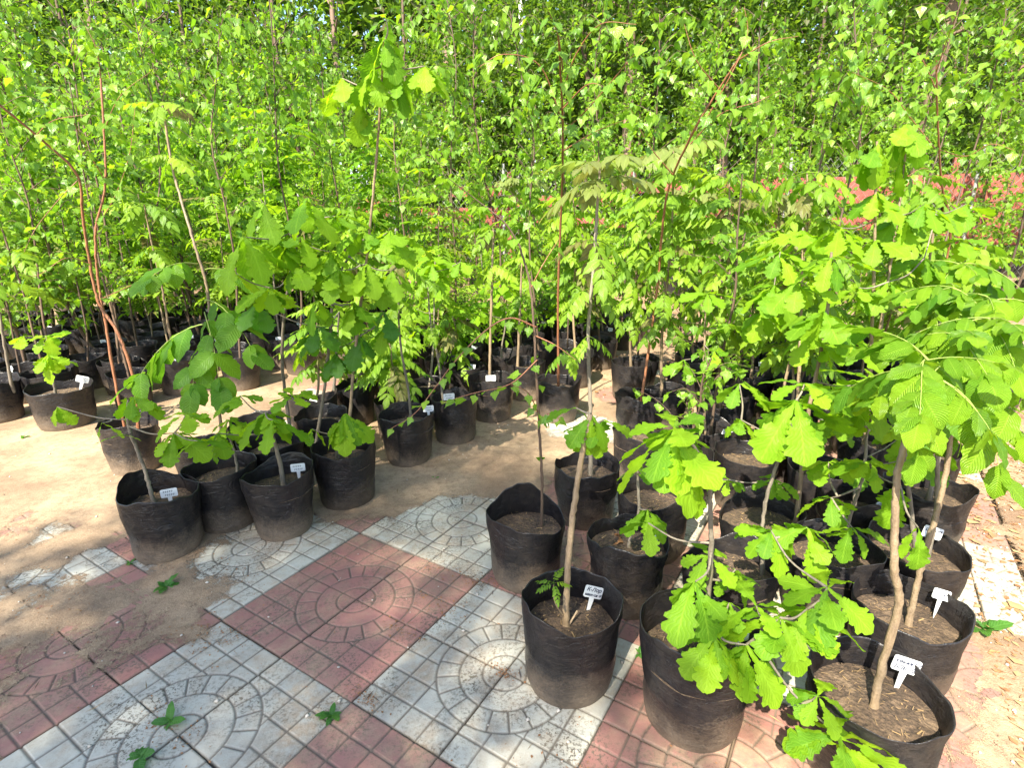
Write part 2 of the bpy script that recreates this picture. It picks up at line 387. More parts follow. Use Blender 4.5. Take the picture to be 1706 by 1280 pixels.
def tile_mesh(name, mat, n=96, seed=0, half=False, plain=False):
    S = .2975; g = np.concatenate([[0, .0015, .0035], np.linspace(.006, S - .006, n), [S - .0035, S - .0015, S]])
    gx_ = g[g <= (.15 if half else 9)]
    if half: gx_ = np.append(gx_, .1497)
    X, Y = np.meshgrid(gx_, g)
    d = groove_dist(X, Y) if not plain else np.full(X.shape, 9.)
    gr = np.clip(1 - (d - .0012) / .0026, 0, 1)
    e = np.minimum(np.minimum(X, gx_[-1] - X), np.minimum(Y, S - Y)); eg = np.clip(1 - e / .005, 0, 1)
    Z = -.0036 * gr * gr * (3 - 2 * gr) - .004 * eg**2 + .0005 * (fbm(X * 60 + seed, Y * 60) - .5)
    V = np.stack([X, Y, Z], -1).reshape(-1, 3); nx = len(gx_); ny = len(g)
    i = (np.arange(ny - 1)[:, None] * nx + np.arange(nx - 1)[None]).ravel()
    F = np.stack([i, i + 1, i + nx + 1, i + nx], 1)
    # skirt down to the bedding
    b = np.concatenate([np.arange(nx), np.arange(1, ny) * nx + nx - 1, (ny - 1) * nx + np.arange(nx - 2, -1, -1), np.arange(ny - 2, 0, -1) * nx])
    low = V[b].copy(); low[:, 2] = -.028; k = len(V); m = len(b); j = np.arange(m); j2 = (j + 1) % m
    F = np.concatenate([F, np.stack([k + j, k + j2, b[j2], b[j]], 1)])
    V = np.concatenate([V, low]); tint = np.concatenate([np.maximum(gr, eg * .8).ravel(), np.ones(m)])
    return mesh(name, V, F, mat, tint=tint)
pav = thing('pavement', 'paving of pale and red fan patterned tiles', 'paving'); del pav['label']; del pav['category']
pav['kind'] = 'structure'
TM = {}
for col, mt in ((0, T_WHITE), (1, T_RED)):
    for q in range(2): TM[col, q] = tile_mesh('tile', mt, 96 if q == 0 else 40, q * 7 + col)
    TM[col, 'h'] = tile_mesh('tile', mt, 50, 3 + col, half=True)
cells = []
for iu in range(-14, 6):
    for iv in range(-4, 20):
        half = iu == 5
        cu_, cv_ = iu * .5 + (.125 if half else .25), iv * .5 + .25
        x, y = ab(cu_ * .6 - .992, cv_ * .6 + .7575)
        if y < .45: continue
        d = np.array([x, y, 0]) - EYE; z = d @ fw; px = 853 + F_PX * (d @ cr) / z; py = 640 - F_PX * (d @ cu) / z
        if z < .2 or px < -140 or px > 1850 or py > 1500: continue
        cells.append((z, iu, iv, half))
cells.sort()
rest = Bag()
for k, (z, iu, iv, half) in enumerate(cells):
    bi, bj = math.floor(iu / 2), math.floor(iv / 2); col = (bi + bj) % 2
    fu, fv = iu % 2, iv % 2                      # which quarter of the block
    cx, cy = (bi + .5) * .6, (bj + .5) * .6      # fan centre
    rot = {(1, 1): 0, (0, 1): 90, (0, 0): 180, (1, 0): 270}[fu, fv]
    jx, jy = rng.normal(0, .0012, 2); dz = rng.normal(0, .0007); tl = rng.normal(0, .0035, 2)
    if half:
        px_, py_ = ab(iu * .5 * .6 + .001 - .992 + jx, iv * .5 * .6 + .001 + .7575 + jy); ang = LY; mm = TM[col, 'h']
    else:
        ox = {0: (.0012, .0012), 90: (-.0012, .0012), 180: (-.0012, -.0012), 270: (.0012, -.0012)}[rot]
        px_, py_ = ab(cx + ox[0] + jx - .992, cy + ox[1] + jy + .7575); ang = LY + R(rot); mm = TM[col, 0 if z < 2.6 else 1]
    if k < 298:
        o = obj('tile', mm, pav, (px_, py_, dz)); o.rotation_euler = (tl[0], tl[1], ang)
    else:
        c, s = math.cos(ang), math.sin(ang); q = np.array([(0, 0), (.297, 0), (.297, .297), (0, .297)]); q = np.stack([q[:, 0] * c - q[:, 1] * s + px_, q[:, 0] * s + q[:, 1] * c + py_], 1)
        V = np.concatenate([np.c_[q, np.full(4, dz)], np.c_[q, np.full(4, -.028)]])
        rest.add(V, np.array([(0, 1, 2, 3)] + [(4 + a, 4 + (a + 1) % 4, (a + 1) % 4, a) for a in range(4)]), t=col)
if rest.n:
    m, t, o_ = new_mat('far_paving'); n = N(t); P, a, b, c, dirt = dirt_nodes(n); at_ = n('Attribute', attribute_name='tint')
    cc = n.mix(at_.outputs['Fac'], (.5, .5, .45), (.33, .13, .11)); cc = n.mix(n.math('MULTIPLY', b, .7), cc, dirt)
    sh = n('BsdfPrincipled'); n.link(cc, sh.inputs['Base Color']); sh.inputs['Roughness'].default_value = .9; n.link(sh.outputs[0], o_.inputs[0])
    obj('far_tiles', rest.build('far_tiles', m), pav, kind='stuff')

# ------------------------------------------------------------------ leaves
def leaf_geo(kind, var=0, n=None):
    """one leaf along +Y, unit length, up = +Z"""
    r = np.random.default_rng(100 + var * 13 + hash(kind) % 7 * 0 + len(kind))
    if kind == 'oak':
        n = n or 29; t = np.linspace(0, 1, n)
        wd = np.interp(t, [0, .06, .2, .4, .6, .74, .86, .95, 1], [.012, .018, .05, .125, .225, .275, .245, .155, .03])
        teeth = 1.08 - .40 * (1 - np.abs(np.sin(math.pi * 6.5 * t + .4)))**1.2 * (t > .2) * (t < .97)
        fold, bend, wav = .15 + .3 * r.random(), .2 + .45 * r.random(), .022
    elif kind == 'birch':
        n = n or 9; t = np.linspace(0, 1, n)
        wd = np.interp(t, [0, .24, .27, .36, .5, .7, .88, 1], [.008, .008, .16, .33, .32, .19, .06, 0])
        teeth = 1 - np.where(np.arange(n) % 2 == 1, .10, 0.0)
        fold, bend, wav = .35, .10 + .25 * r.random(), .02
    elif kind == 'leaflet':
        n = n or 9; t = np.linspace(0, 1, n)
        wd = np.interp(t, [0, .03, .2, .45, .7, .9, 1], [.012, .02, .14, .19, .14, .05, 0])
        teeth = 1 - np.where(np.arange(n) % 2 == 1, .10, 0.0)
        fold, bend, wav = .35, .15 + .25 * r.random(), .01
    elif kind == 'walnut':
        n = n or 13; t = np.linspace(0, 1, n)
        wd = np.interp(t, [0, .02, .12, .35, .6, .82, .94, 1], [.012, .03, .18, .255, .27, .18, .08, 0])
        teeth = 1 - np.where(np.arange(n) % 2 == 1, .05, 0.0)
        fold, bend, wav = .3, .12 + .25 * r.random(), .02
    w = wd * teeth
    asym = 1 + .12 * (r.random(n) - .5)
    cols = [-1, -.5, 0, .5, 1]
    V = []; U = []
    for i in range(n):
        y = t[i] * (1 - .12 * bend); zc = -bend * t[i]**2 * .8
        for c in cols:
            x = c * w[i] * (asym[i] if c < 0 else 2 - asym[i])
            yy = y - (.04 * abs(c) * (1 - abs(2 * t[i] - 1)) if i % 2 else -.01 * abs(c)) 
            V.append((x, yy, zc + fold * abs(x) * .55 + wav * math.sin(t[i] * 17 + var + c) * abs(c) - (fold * .9) * (abs(c) == 1) * abs(x) * .35))
            U.append((.5 + c * .5, t[i]))
    k = len(cols); i = (np.arange(n - 1)[:, None] * k + np.arange(k - 1)[None]).ravel()
    return np.array(V), np.stack([i, i + 1, i + k + 1, i + k], 1), np.array(U)
def leaf_simple(kind):
    """few-faced leaf for distant foliage"""
    w = {'birch': .33, 'leaflet': .19, 'oak': .3, 'walnut': .26}[kind]; m = {'birch': .42, 'oak': .66}.get(kind, .5)
    V = np.array([(0, 0, 0), (w, m, .08), (0, 1, -.18), (-w, m, .08), (0, m, -.02)])
    return V, np.array([(0, 1, 2, 4), (0, 4, 2, 3)]), np.array([(.5, 0), (1, m), (.5, 1), (0, m), (.5, m)])
LG = {k: [leaf_geo(k, v) for v in range(5)] for k in ('oak', 'birch', 'leaflet', 'walnut')}
LG['birch_lo'] = [leaf_geo('birch', v, 6) for v in range(3)]
def compound_geo(kind, pairs, var, ll=.30, droop=.35, width=1.0, loose=.4):
    """pinnate leaf, unit length along +Y: rachis and leaflets; list of (V,F,U) with rachis first"""
    r = np.random.default_rng(500 + var)
    t = np.linspace(0, 1, 8); P = np.stack([.03 * np.sin(t * 3 + var), t * (1 - .15 * droop), -droop * t**2 * .8 + .05 * t], 1) * [1, .82, 1]
    out = [tube(P, .008, .003, 4)]
    pts = np.linspace(.28, .93, pairs); pp = lambda s: np.array([np.interp(s, t, P[:, c]) for c in range(3)])
    for q, s in enumerate(pts):
        l = ll * (.75 + .35 * math.sin(math.pi * (q + .8) / (pairs + .6))) * r.uniform(.85, 1.12)
        for sd_ in (-1, 1):
            V, F, U = LG[kind][(q + var + (sd_ > 0)) % 5]
            d = np.array([sd_ * math.cos(R(28 + 14 * q / pairs)), math.sin(R(28 + 16 * q / pairs)) + r.normal(0, .25 * loose), -.22 - (.35 + loose * .8) * r.random()])
            Rm = frame(d, roll=sd_ * (.1 + .35 * r.random()) + r.normal(0, .35 * loose)); out.append((V * l * [width, 1, 1] @ Rm.T + pp(s), F, U))
    V, F, U = LG[kind][var % 5]
    out.append((V * ll * 1.05 * [width, 1, 1] @ frame((.05, 1, -.35 - .3 * r.random())).T + pp(1), F, U))
    return out
def bag_of(parts):
    b = Bag()
    for V, F, U in parts: b.add(V, F, U)
    return b
LM = {'oak': [mesh('oak_leaf', *g[:2], OAK, g[2]) for g in LG['oak']],
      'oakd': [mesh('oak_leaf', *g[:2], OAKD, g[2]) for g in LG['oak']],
      'birch': [mesh('birch_leaf', *g[:2], BIRCH, g[2]) for g in LG['birch']],
      'ash': [bag_of(compound_geo('leaflet', 5, v, .31, .3 + .15 * v, 1.3)).build('ash_leaf', ASH) for v in range(4)],
      'ashtop': [bag_of(compound_geo('leaflet', 5, v, .34, .1 + .15 * v, 1.3)).build('ash_leaf', ASHTOP) for v in range(4)],
      'walnut': [bag_of(compound_geo('walnut', 4, v, .36, .4 + .1 * v)).build('walnut_leaf', WALNUT) for v in range(3)],
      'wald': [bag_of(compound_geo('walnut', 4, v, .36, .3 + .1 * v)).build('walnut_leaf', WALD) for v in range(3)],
      'weed': [mesh('weed_leaf', g[0] * [.85, 1, 1.4], g[1], WEED, g[2]) for g in LG['walnut']]}
# compound leaves whose leaflets are parts of their own
RACH = flat_mat('green_leaf_stalk', (.20, .26, .05), .6)
WL = []
for v in range(3):
    ps = compound_geo('walnut', 4, v, .35, .4 + .25 * v, 1.2, 1.0)
    WL.append((mesh('rachis', *ps[0][:2], RACH, ps[0][2]), [mesh('leaflet', V, F, WALNUT, U) for V, F, U in ps[1:]], [mesh('leaflet', V, F, WALD, U) for V, F, U in ps[1:]]))

DEADL = mesh('dead_leaf', LG['oak'][1][0] * [.7, 1, 2.5], LG['oak'][1][1], LITTER, LG['oak'][1][2])
def put_leaf(parent, kind, pos, d, size, roll=0.0):
    L = LM[kind]; o = bpy.data.objects.new('leaf', L[random.randrange(len(L))]); C.objects.link(o)
    o.parent = parent; o.matrix_local = mat4(frame(d, roll), pos, size); return o
def put_big_leaf(parent, pos, d, size, roll=0.0, deep=False):
    rach, ls, ld = WL[random.randrange(3)]; o = bpy.data.objects.new('leaf', rach); C.objects.link(o)
    o.parent = parent; o.matrix_local = mat4(frame(d, roll), pos, size)
    for l in (ld if deep else ls):
        q = bpy.data.objects.new('leaflet', l); C.objects.link(q); q.parent = o
def dirv(az, el): return np.array([math.cos(az) * math.cos(el), math.sin(az) * math.cos(el), math.sin(el)])
def whorl(parent, kind, pos, n, size, droop=-.45, spread=.35, off=(0, 0, 0)):
    a0 = random.random() * 6.3
    for k in range(n):
        az = a0 + k * 2 * math.pi / n + random.uniform(-.3, .3)
        el = droop + random.uniform(-spread, spread)
        put_leaf(parent, kind, pos - np.asarray(off), dirv(az, el), size * random.uniform(.62, 1.05), random.uniform(-.45, .45))
    if n > 4:
        for k in range(n // 3):
            az = a0 + k * 12.6 / n + random.uniform(-.3, .3)
            put_leaf(parent, kind, pos + [0, 0, -.02], dirv(az, droop + random.uniform(.1, .7)), size * random.uniform(.5, .8), random.uniform(-.4, .4))

# ------------------------------------------------------------------ pots
def pot_geo(seed, H=.262, rt=.146, rb_=.122, sag=0.0, sagdir=0.0, seg=72, lump=1.0, flap=0.0):
    r = np.random.default_rng(seed); ph = r.random(8) * 6.3; rt *= .94; rb_ *= .94
    th = np.arange(seg) * 2 * math.pi / seg
    rimz = lump * (.008 * np.sin(2 * th + ph[0]) + .007 * np.sin(3 * th + ph[1]) + .0035 * np.sin(7 * th + ph[2]) + .002 * np.sin(13 * th + ph[6])) - sag * np.clip(np.cos(th - sagdir), 0, 1)**1.5 + flap * np.clip(np.cos(th - sagdir - 2.4), 0, 1)**3
    oval = 1 + lump * (.035 * np.cos(2 * th + ph[3]) + .02 * np.cos(3 * th + ph[4]) + .008 * np.cos(6 * th + ph[7]))
    rows = []
    zs = np.concatenate([np.linspace(0, .10, 14), np.arange(.1035, H, .0031)])
    for q, z in enumerate(zs):
        f = z / H; rr = (rb_ + (rt - rb_) * f**.9) * (1 + (oval - 1) * (.35 + .65 * f)) + .0035 * np.sin(f * 9 + 2 * th + ph[5]) * lump * .6
        crz = fbm(th * 4 + seed * 3.1, np.full(seg, z * 26 + seed), 4) * (np.cos(th / 2)**2) + fbm((2 * math.pi - th) * 4 + 31 + seed, np.full(seg, z * 26 + seed), 4) * (np.sin(th / 2)**2)
        rr = rr + .0075 * lump * (crz - .45) * (1 - .5 * (z < .03)) + (.0013 if (q % 2) else -.0006) * (z > .12) - .004 * np.clip(1 - z / .02, 0, 1)
        rr = rr - .03 * flap / .05 * np.clip(np.cos(th - sagdir - 2.4), 0, 1)**2 * f**3 if flap else rr
        zz = z + rimz * np.clip((f - .25) / .75, 0, 1)**1.5
        rows.append(np.stack([rr * np.cos(th), rr * np.sin(th), zz], 1))
    top = rows[-1].copy(); k = len(zs)
    lip = top.copy(); lip[:, :2] *= .988; lip[:, 2] += .0012; rows.append(lip)
    for q in range(k - 1, 12, -1):
        a = rows[q].copy(); a[:, :2] *= .982; rows.append(a)
        if a[:, 2].mean() < .15: break
    V = np.concatenate(rows); n = len(rows)
    i = np.arange(n - 1)[:, None] * seg; j = np.arange(seg)[None]; j2 = (j + 1) % seg
    F = np.stack([i + j, i + j2, i + seg + j2, i + seg + j], -1).reshape(-1, 4)
    return V, F
def soil_geo(seed, rad, z, seg=36, rings=9):
    r = np.random.default_rng(seed); V = [(0, 0, z + .008)]; 
    for q in range(1, rings + 1):
        for k in range(seg):
            a = k * 2 * math.pi / seg; rr = rad * q / rings
            x, y = rr * math.cos(a), rr * math.sin(a)
            V.append((x, y, z + .012 * (1 - (q / rings)**2) + .015 * (float(fbm(x * 26 + seed, y * 26)) - .45)))
    F = [(0, 1 + k, 1 + (k + 1) % seg) for k in range(seg)]
    for q in range(rings - 1):
        for k in range(seg):
            a = 1 + q * seg + k; b = 1 + q * seg + (k + 1) % seg; F.append((a, a + seg, b + seg, b))
    return V, F
SOILZ = .188
POTS = [mesh('pot', *pot_geo(s, lump=.7 + .25 * (s % 3), sag=.04 * (s % 3 == 1) + .008, sagdir=s * 1.3, rb_=.118 + .002 * (s % 4)), POT) for s in range(7)]
SOILS = [mesh('soil', *soil_geo(s, .130, SOILZ), SOIL) for s in range(4)]
def tag_geo(wd=.046, ht=.028, stake=.055, th=.0011):
    o = []
    def rnd(cx, cy, a0):
        return [(cx + .004 * math.cos(R(a0 + q)), cy + .004 * math.sin(R(a0 + q))) for q in (0, 30, 60, 90)]
    o += rnd(wd / 2 - .004, stake + ht - .004, 0) + rnd(-wd / 2 + .004, stake + ht - .004, 90) + rnd(-wd / 2 + .004, stake + .004, 180)
    o += [(-.006, stake), (-.0035, .02), (0, 0), (.0035, .02), (.006, stake)] + rnd(wd / 2 - .004, stake + .004, 270)
    n = len(o); V = [(x, -th / 2, y) for x, y in o] + [(x, th / 2, y) for x, y in o]
    F = [tuple(range(n)), tuple(range(2 * n - 1, n - 1, -1))] + [(i, i + n, (i + 1) % n + n, (i + 1) % n) for i in range(n)]
    return mesh('plant_tag', V, F, TAG, smooth=False)
TAGM = tag_geo()
def add_tag(parent, x, y, z, rz, tilt=.1, lean=0.0, s=1.0, text=None):
    o = obj('plant_tag', TAGM, parent, (x, y, z)); o.rotation_euler = (tilt, lean, rz); o.scale = (s * 1.22,) * 3
    if text:
        for q, (line, size, dy) in enumerate(text):
            cu_ = bpy.data.curves.new('lettering', 'FONT'); cu_.body = line; cu_.size = size; cu_.align_x = 'CENTER'; cu_.extrude = .00012
            cu_.shear = .25; cu_.offset = .00035; cu_.materials.append(INK)
            tmp = bpy.data.objects.new('lettering_curve', cu_); C.objects.link(tmp); bpy.context.view_layer.update()
            lm = bpy.data.meshes.new_from_object(tmp); bpy.data.objects.remove(tmp)
            l = bpy.data.objects.new('lettering', lm); C.objects.link(l); l.parent = o
            l.location = (.001 * q, -.0009, .055 + dy); l.rotation_euler = (R(90), 0, 0)
    else:
        b = Bag()
        for q in range(2):
            x0 = -.015 + .004 * q
            for k in range(5):
                a = x0 + k * .0055; b.add([(a, 0, 0), (a + .0035, 0, .001), (a + .004, 0, .006), (a + .0005, 0, .0045)] + np.array([0, -.0008, .060 + .011 * (1 - q)]), np.array([(0, 1, 2, 3)]))
        l = obj('lettering', TAGINK, o)
    return o
_b = Bag()
for q in range(2):
    for k in range(5):
        a = -.015 + .004 * q + k * .0055
        for (x1, z1, x2, z2) in ((0, 0, .001, .006), (.001, .006, .0035, .003)):
            dx, dz = x2 - x1, z2 - z1; L = math.hypot(dx, dz); nx_, nz_ = -dz / L * .0006, dx / L * .0006
            _b.add(np.array([(a + x1 - nx_, -.0008, .06 + .011 * (1 - q) + z1 - nz_), (a + x2 - nx_, -.0008, .06 + .011 * (1 - q) + z2 - nz_), (a + x2 + nx_, -.0008, .06 + .011 * (1 - q) + z2 + nz_), (a + x1 + nx_, -.0008, .06 + .011 * (1 - q) + z1 + nz_)]), np.array([(0, 1, 2, 3)]))
TAGINK = _b.build('lettering', INK)

def stem_mesh(P, ra, rb_, mat, seg=9, knob=.22):
    S = smooth_path(P, 11); S[2:-2, :2] += rng.normal(0, .0007, (len(S) - 4, 2)); V, F, U = tube(S, ra, rb_, seg, knob); fl = np.exp(-np.arange(len(S)) / 1.6); V = (V.reshape(len(S), seg, 3) - S[:, None]) * (1 + .45 * fl[:, None, None]) + S[:, None]; V = V.reshape(-1, 3); return mesh('stem', V, F, mat, U)
def straw_mesh(seed, rad, z, n=90):
    r = np.random.default_rng(seed); b = Bag()
    for k in range(n):
        a = r.random() * 6.3; q = rad * r.random()**.6; c = np.array([q * math.cos(a), q * math.sin(a), z + .012 + .004 * r.random()])
        d = r.random() * 6.3; L = .005 + .018 * r.random()**2; dv = np.array([math.cos(d), math.sin(d), .25 * (r.random() - .5)]) * L; sdv = np.array([-math.sin(d), math.cos(d), 0]) * (.0005 + .0012 * r.random() * (r.random() < .3))
        b.add(np.array([c - dv / 2 - sdv, c + dv / 2 - sdv, c + dv / 2 + sdv, c - dv / 2 + sdv]), np.array([(0, 1, 2, 3)]), t=r.random())
    return b.build('straw', STRAW)
STRAWS = [straw_mesh(s, .112, SOILZ) for s in range(3)]

# ------------------------------------------------------------------ hero saplings: stems and leaf nodes at their real places
GRP = 'saplings in black grow bags'
def leafy_birch_branch(root, P, base, leaf=.045, step=.03, mat=B_RED, r=.0022):
    S = smooth_path(P, 6); V, F, U = tube(S, r, .0008, 5); obj('branch', mesh('branch', V - base, F, mat, U), root)
    L = np.concatenate([[0], np.cumsum(np.linalg.norm(np.diff(S, axis=0), axis=1))]); s = step * .6; sd_ = 1
    while s < L[-1]:
        p = np.array([np.interp(s, L, S[:, c]) for c in range(3)]); q = np.array([np.interp(min(s + .01, L[-1]), L, S[:, c]) for c in range(3)]) - p
        az = math.atan2(q[1], q[0]) + sd_ * random.uniform(.6, 1.3)
        put_leaf(root, 'birch', p - base, dirv(az, random.uniform(-1.2, -.1)), leaf * random.uniform(.7, 1.25), random.uniform(-.6, .6))
        sd_ = -sd_; s += step * random.uniform(.6, 1.3)
def hero(label, pos, potkw=None, stems=(), whorls=(), extra=None, mat=B_GREY, kind='oak', soil=None, tag=None, name='potted_oak_sapling', scale=1.0, straw=True):
    """stems: (points[(px,py,Y)...], r0, r1[, mat]); whorls: (px,py,Y,n,size,droop[,kind])"""
    x, y = pos; base = np.array([x, y, 0.])
    root = thing(name, label, 'potted sapling', (x, y, 0), 0, GRP)
    sz = (soil or SOILZ)
    if potkw is None: obj('pot', random.choice(POTS), root, rz=random.random() * 6)
    else: obj('pot', mesh('pot', *pot_geo(**potkw), POT), root)
    so_ = obj('soil', random.choice(SOILS), root); so_.location.z = sz - SOILZ; s_ = (potkw or {}).get('rt', .146) / .146; so_.scale = (s_, s_, 1)
    if straw: st = obj('straw', random.choice(STRAWS), root, kind='stuff'); st.location.z = sz - SOILZ; st.rotation_euler.z = random.random() * 6
    allp = []
    for sdef in stems:
        P = [at(*p) if len(p) == 3 else np.array(p[:3]) for p in sdef[0]]
        if P[0][2] < .35: P[0][2] = sz - .005; 
        P = np.array(P); obj('stem', stem_mesh(P - base, sdef[1], sdef[2], sdef[3] if len(sdef) > 3 else mat), root)
        allp.append(smooth_path(P, 5))
    AP = np.concatenate(allp) if allp else np.array([base + [0, 0, .3]])
    for wdef in whorls:
        p = at(*wdef[:3]); k = wdef[6] if len(wdef) > 6 else kind
        d = np.linalg.norm(AP - p, axis=1) + .6 * np.clip(AP[:, 2] - p[2], 0, 9)
        q = AP[d.argmin()]
        if np.linalg.norm(q - p) > .025:
            mid = (q + p) / 2 + np.array([random.uniform(-.01, .01), random.uniform(-.01, .01), -.08 * np.linalg.norm(q - p)])
            V, F, U = tube(smooth_path([q - base, mid - base, p - base], 5), .0032, .0018, 6, .2); obj('branch', mesh('branch', V, F, mat if mat is not B_TAN else B_GREY, U), root)
            AP = np.concatenate([AP, smooth_path([q, mid, p], 4)])
        if k == 'big': 
            a0 = random.random() * 6
            for j in range(wdef[3]): put_big_leaf(root, p - base, dirv(a0 + j * 6.283 / wdef[3] + random.uniform(-.3, .3), wdef[5] + random.uniform(-.3, .3)), wdef[4] * random.uniform(.8, 1.1), random.uniform(-.3, .3), random.random() < .25)
        else: whorl(root, k, p - base, wdef[3], wdef[4], wdef[5])
    if tag: add_tag(root, *tag)
    if extra: extra(root, base)
    return root
def A2(a, b): return ab(a, b)

# --- right-hand block, nearest pots
def ex_A(root, base):
    p0 = at(941, 1030, 1.24); p = [p0, at(925, 1005, 1.22), at(922, 975, 1.22)]
    V, F, U = tube(smooth_path(p) - base, .0022, .0015, 6); obj('shoot', mesh('shoot', V, F, B_TAN, U), root)
    for az, el in ((2.6, .3), (1.0, .9), (.2, .2), (3.6, .1), (5.0, -.2)): put_leaf(root, 'ash', at(922, 972, 1.22) - base, dirv(az, el), .05)
    p = [at(949, 1040, 1.24), at(962, 1018, 1.26)]; V, F, U = tube(smooth_path(p) - base, .0035, .003, 6); obj('shoot', mesh('shoot', V, F, B_TAN, U), root)
hero('straight tan stem in the front black bag standing on pale tiles beside a white tag', (.155, 1.25), dict(seed=11, H=.268, rt=.137, rb_=.124, sag=.014, sagdir=-1.2),
     [([(943, 1046, 1.24), (944, 985, 1.245), (950, 900, 1.25), (960, 820, 1.26), (974, 735, 1.27), (984, 690, 1.28)], .0092, .006, B_TAN)],
     [(985, 692, 1.28, 6, .125, -.75), (1005, 700, 1.3, 4, .085, -.3), (960, 680, 1.3, 2, .1, -.5)], ex_A, soil=.172,
     tag=(.047, .045, .150, R(8), R(-14), R(20), 1.0, [('К-Лор', .0125, .0155), ('маньчж Ф', .0085, .0045)]))
def ex_B(root, base):
    leafy_birch_branch(root, [at(893, 545, 1.7), at(850, 530, 1.68), at(809, 551, 1.66), at(760, 600, 1.64), at(722, 650, 1.62), at(690, 690, 1.6), at(645, 718, 1.6)], base, .05, .035, r=.003)
    leafy_birch_branch(root, [at(895, 600, 1.7), at(850, 640, 1.64), at(790, 655, 1.6), at(735, 672, 1.58)], base, .05, .035)
    leafy_birch_branch(root, [at(897, 690, 1.7), at(880, 655, 1.6), at(850, 640, 1.55)], base, .045, .03)
    leafy_birch_branch(root, [at(893, 560, 1.7), at(925, 575, 1.66), at(960, 600, 1.6)], base, .045, .03)
    leafy_birch_branch(root, [at(898, 700, 1.7), at(915, 690, 1.6), at(935, 700, 1.5)], base, .045, .03)
    leafy_birch_branch(root, [at(884, 480, 1.7), at(905, 440, 1.7), at(930, 400, 1.75)], base, .045, .03)
    leafy_birch_branch(root, [at(866, 410, 1.7), at(840, 370, 1.68), at(790, 330, 1.66), at(738, 290, 1.6)], base, .055, .05, mat=B_DARK, r=.0035)
    for px, py in ((898, 640), (896, 590), (889, 520), (900, 760)): put_leaf(root, 'birch', at(px, py, 1.7) - base, dirv(random.random() * 6, -.7), .05)
hero('thin dark stemmed birch in the black bag with a folded rim beside pale tiles', (.045, 1.71), dict(seed=21, H=.262, rt=.142, rb_=.122, sag=.035, sagdir=-.5, flap=.05),
     [([(902, 872, 1.72), (903, 800, 1.72), (897, 690, 1.71), (892, 590, 1.7), (884, 480, 1.7), (866, 410, 1.7)], .0052, .003, B_DARK)], [], ex_B, name='potted_birch_sapling', soil=.185)
def ex_C(root, base):
    for k in range(3):
        o = obj('dead_leaf', DEADL, root, (-.05 + .02 * k, .0 + .02 * k, .205 + .008 * k)); o.scale = (.085,) * 3; o.rotation_euler = (.5 - .3 * k, .3, -.9 + .5 * k)
hero('low oak whorl over a black bag with a brown dead leaf on its soil', (.38, 1.58), dict(seed=31, H=.255, rt=.142, rb_=.118, sag=.02, sagdir=2.2, lump=1.5),
     [([(1047, 905, 1.58), (1052, 890, 1.58), (1064, 855, 1.56), (1062, 790, 1.56)], .006, .004)],
     [(1078, 850, 1.5, 6, .105, -.6), (1062, 780, 1.55, 5, .08, -.2)], ex_C, tag=(.095, .0, .17, R(15), 0, R(-6), .9))
def ash_tops(root, base, pts, kind='ash'):
    for (px, py, Yd, n, sz, el) in pts:
        a0 = random.random() * 6; p = at(px, py, Yd)
        for k in range(n): put_leaf(root, kind, p - base, dirv(a0 + k * 6.283 / n + random.uniform(-.25, .25), el + random.uniform(-.3, .3)), sz * random.uniform(.8, 1.15), random.uniform(-.3, .3))
hero('tall grey stemmed ash with bronze top leaves in the bag behind the folded one', (.31, 2.10), dict(seed=41, H=.255, rt=.145, rb_=.122, lump=1.2),
     [([(985, 778, 2.1), (984, 690, 2.1), (980, 560, 2.1), (990, 430, 2.1), (996, 330, 2.1), (1000, 275, 2.1)], .0085, .004)], [],
     lambda r_, b_: (ash_tops(r_, b_, [(1000, 275, 2.1, 6, .20, .25), (998, 300, 2.1, 4, .22, 0)], 'ashtop'), ash_tops(r_, b_, [(992, 400, 2.1, 4, .2, -.1), (985, 480, 2.1, 4, .17, -.3), (981, 560, 2.08, 3, .15, -.4), (945, 585, 2.0, 3, .12, -.5)])), name='potted_ash_sapling')
def ex_E(root, base): pass
hero('broad oak with wide whorls and huge top leaves in the front centre bag', (.46, 1.12), dict(seed=51, H=.285, rt=.150, rb_=.122, sag=.01, sagdir=1.0),
     [([(1182, 1010, 1.13), (1184, 940, 1.13), (1184, 870, 1.12), (1181, 805, 1.12), (1160, 750, 1.1), (1124, 720, 1.08)], .0065, .0035)],
     [(1122, 717, 1.08, 9, .185, -.55), (1122, 712, 1.08, 4, .11, .35), (1158, 970, 1.02, 5, .135, -.5), (1190, 1058, .98, 7, .145, -.7), (1243, 1075, .97, 6, .15, -.8), (1300, 1030, 1.0, 7, .145, -.4),
      (1345, 1015, 1.0, 5, .14, -.5), (1378, 980, 1.02, 7, .135, -.2), (1285, 885, 1.22, 8, .125, -.4), (1345, 880, 1.2, 6, .12, -.4), (1180, 925, 1.15, 5, .09, -.3), (1225, 950, 1.18, 5, .09, -.3), (1080, 872, 1.2, 3, .09, -.3), (1260, 1010, 1.02, 4, .12, -.2),
      (1398, 1228, .86, 9, .15, -.1), (1362, 1160, .9, 6, .085, -.2), (1215, 1005, 1.05, 4, .09, -.3)], None, tag=(.085, -.03, .2, R(10), 0, 0, .9))
def walnut_top(root, base, pts):
    for (px, py, Yd, n, sz, el) in pts:
        a0 = random.random() * 6; p = at(px, py, Yd)
        for k in range(n + 2): put_big_leaf(root, p - base, dirv(a0 + k * 6.283 / n + random.uniform(-.3, .3), el + random.uniform(-.3, .3)), sz * .72 * random.uniform(.7, 1.15), random.uniform(-.3, .3), random.random() < .2)
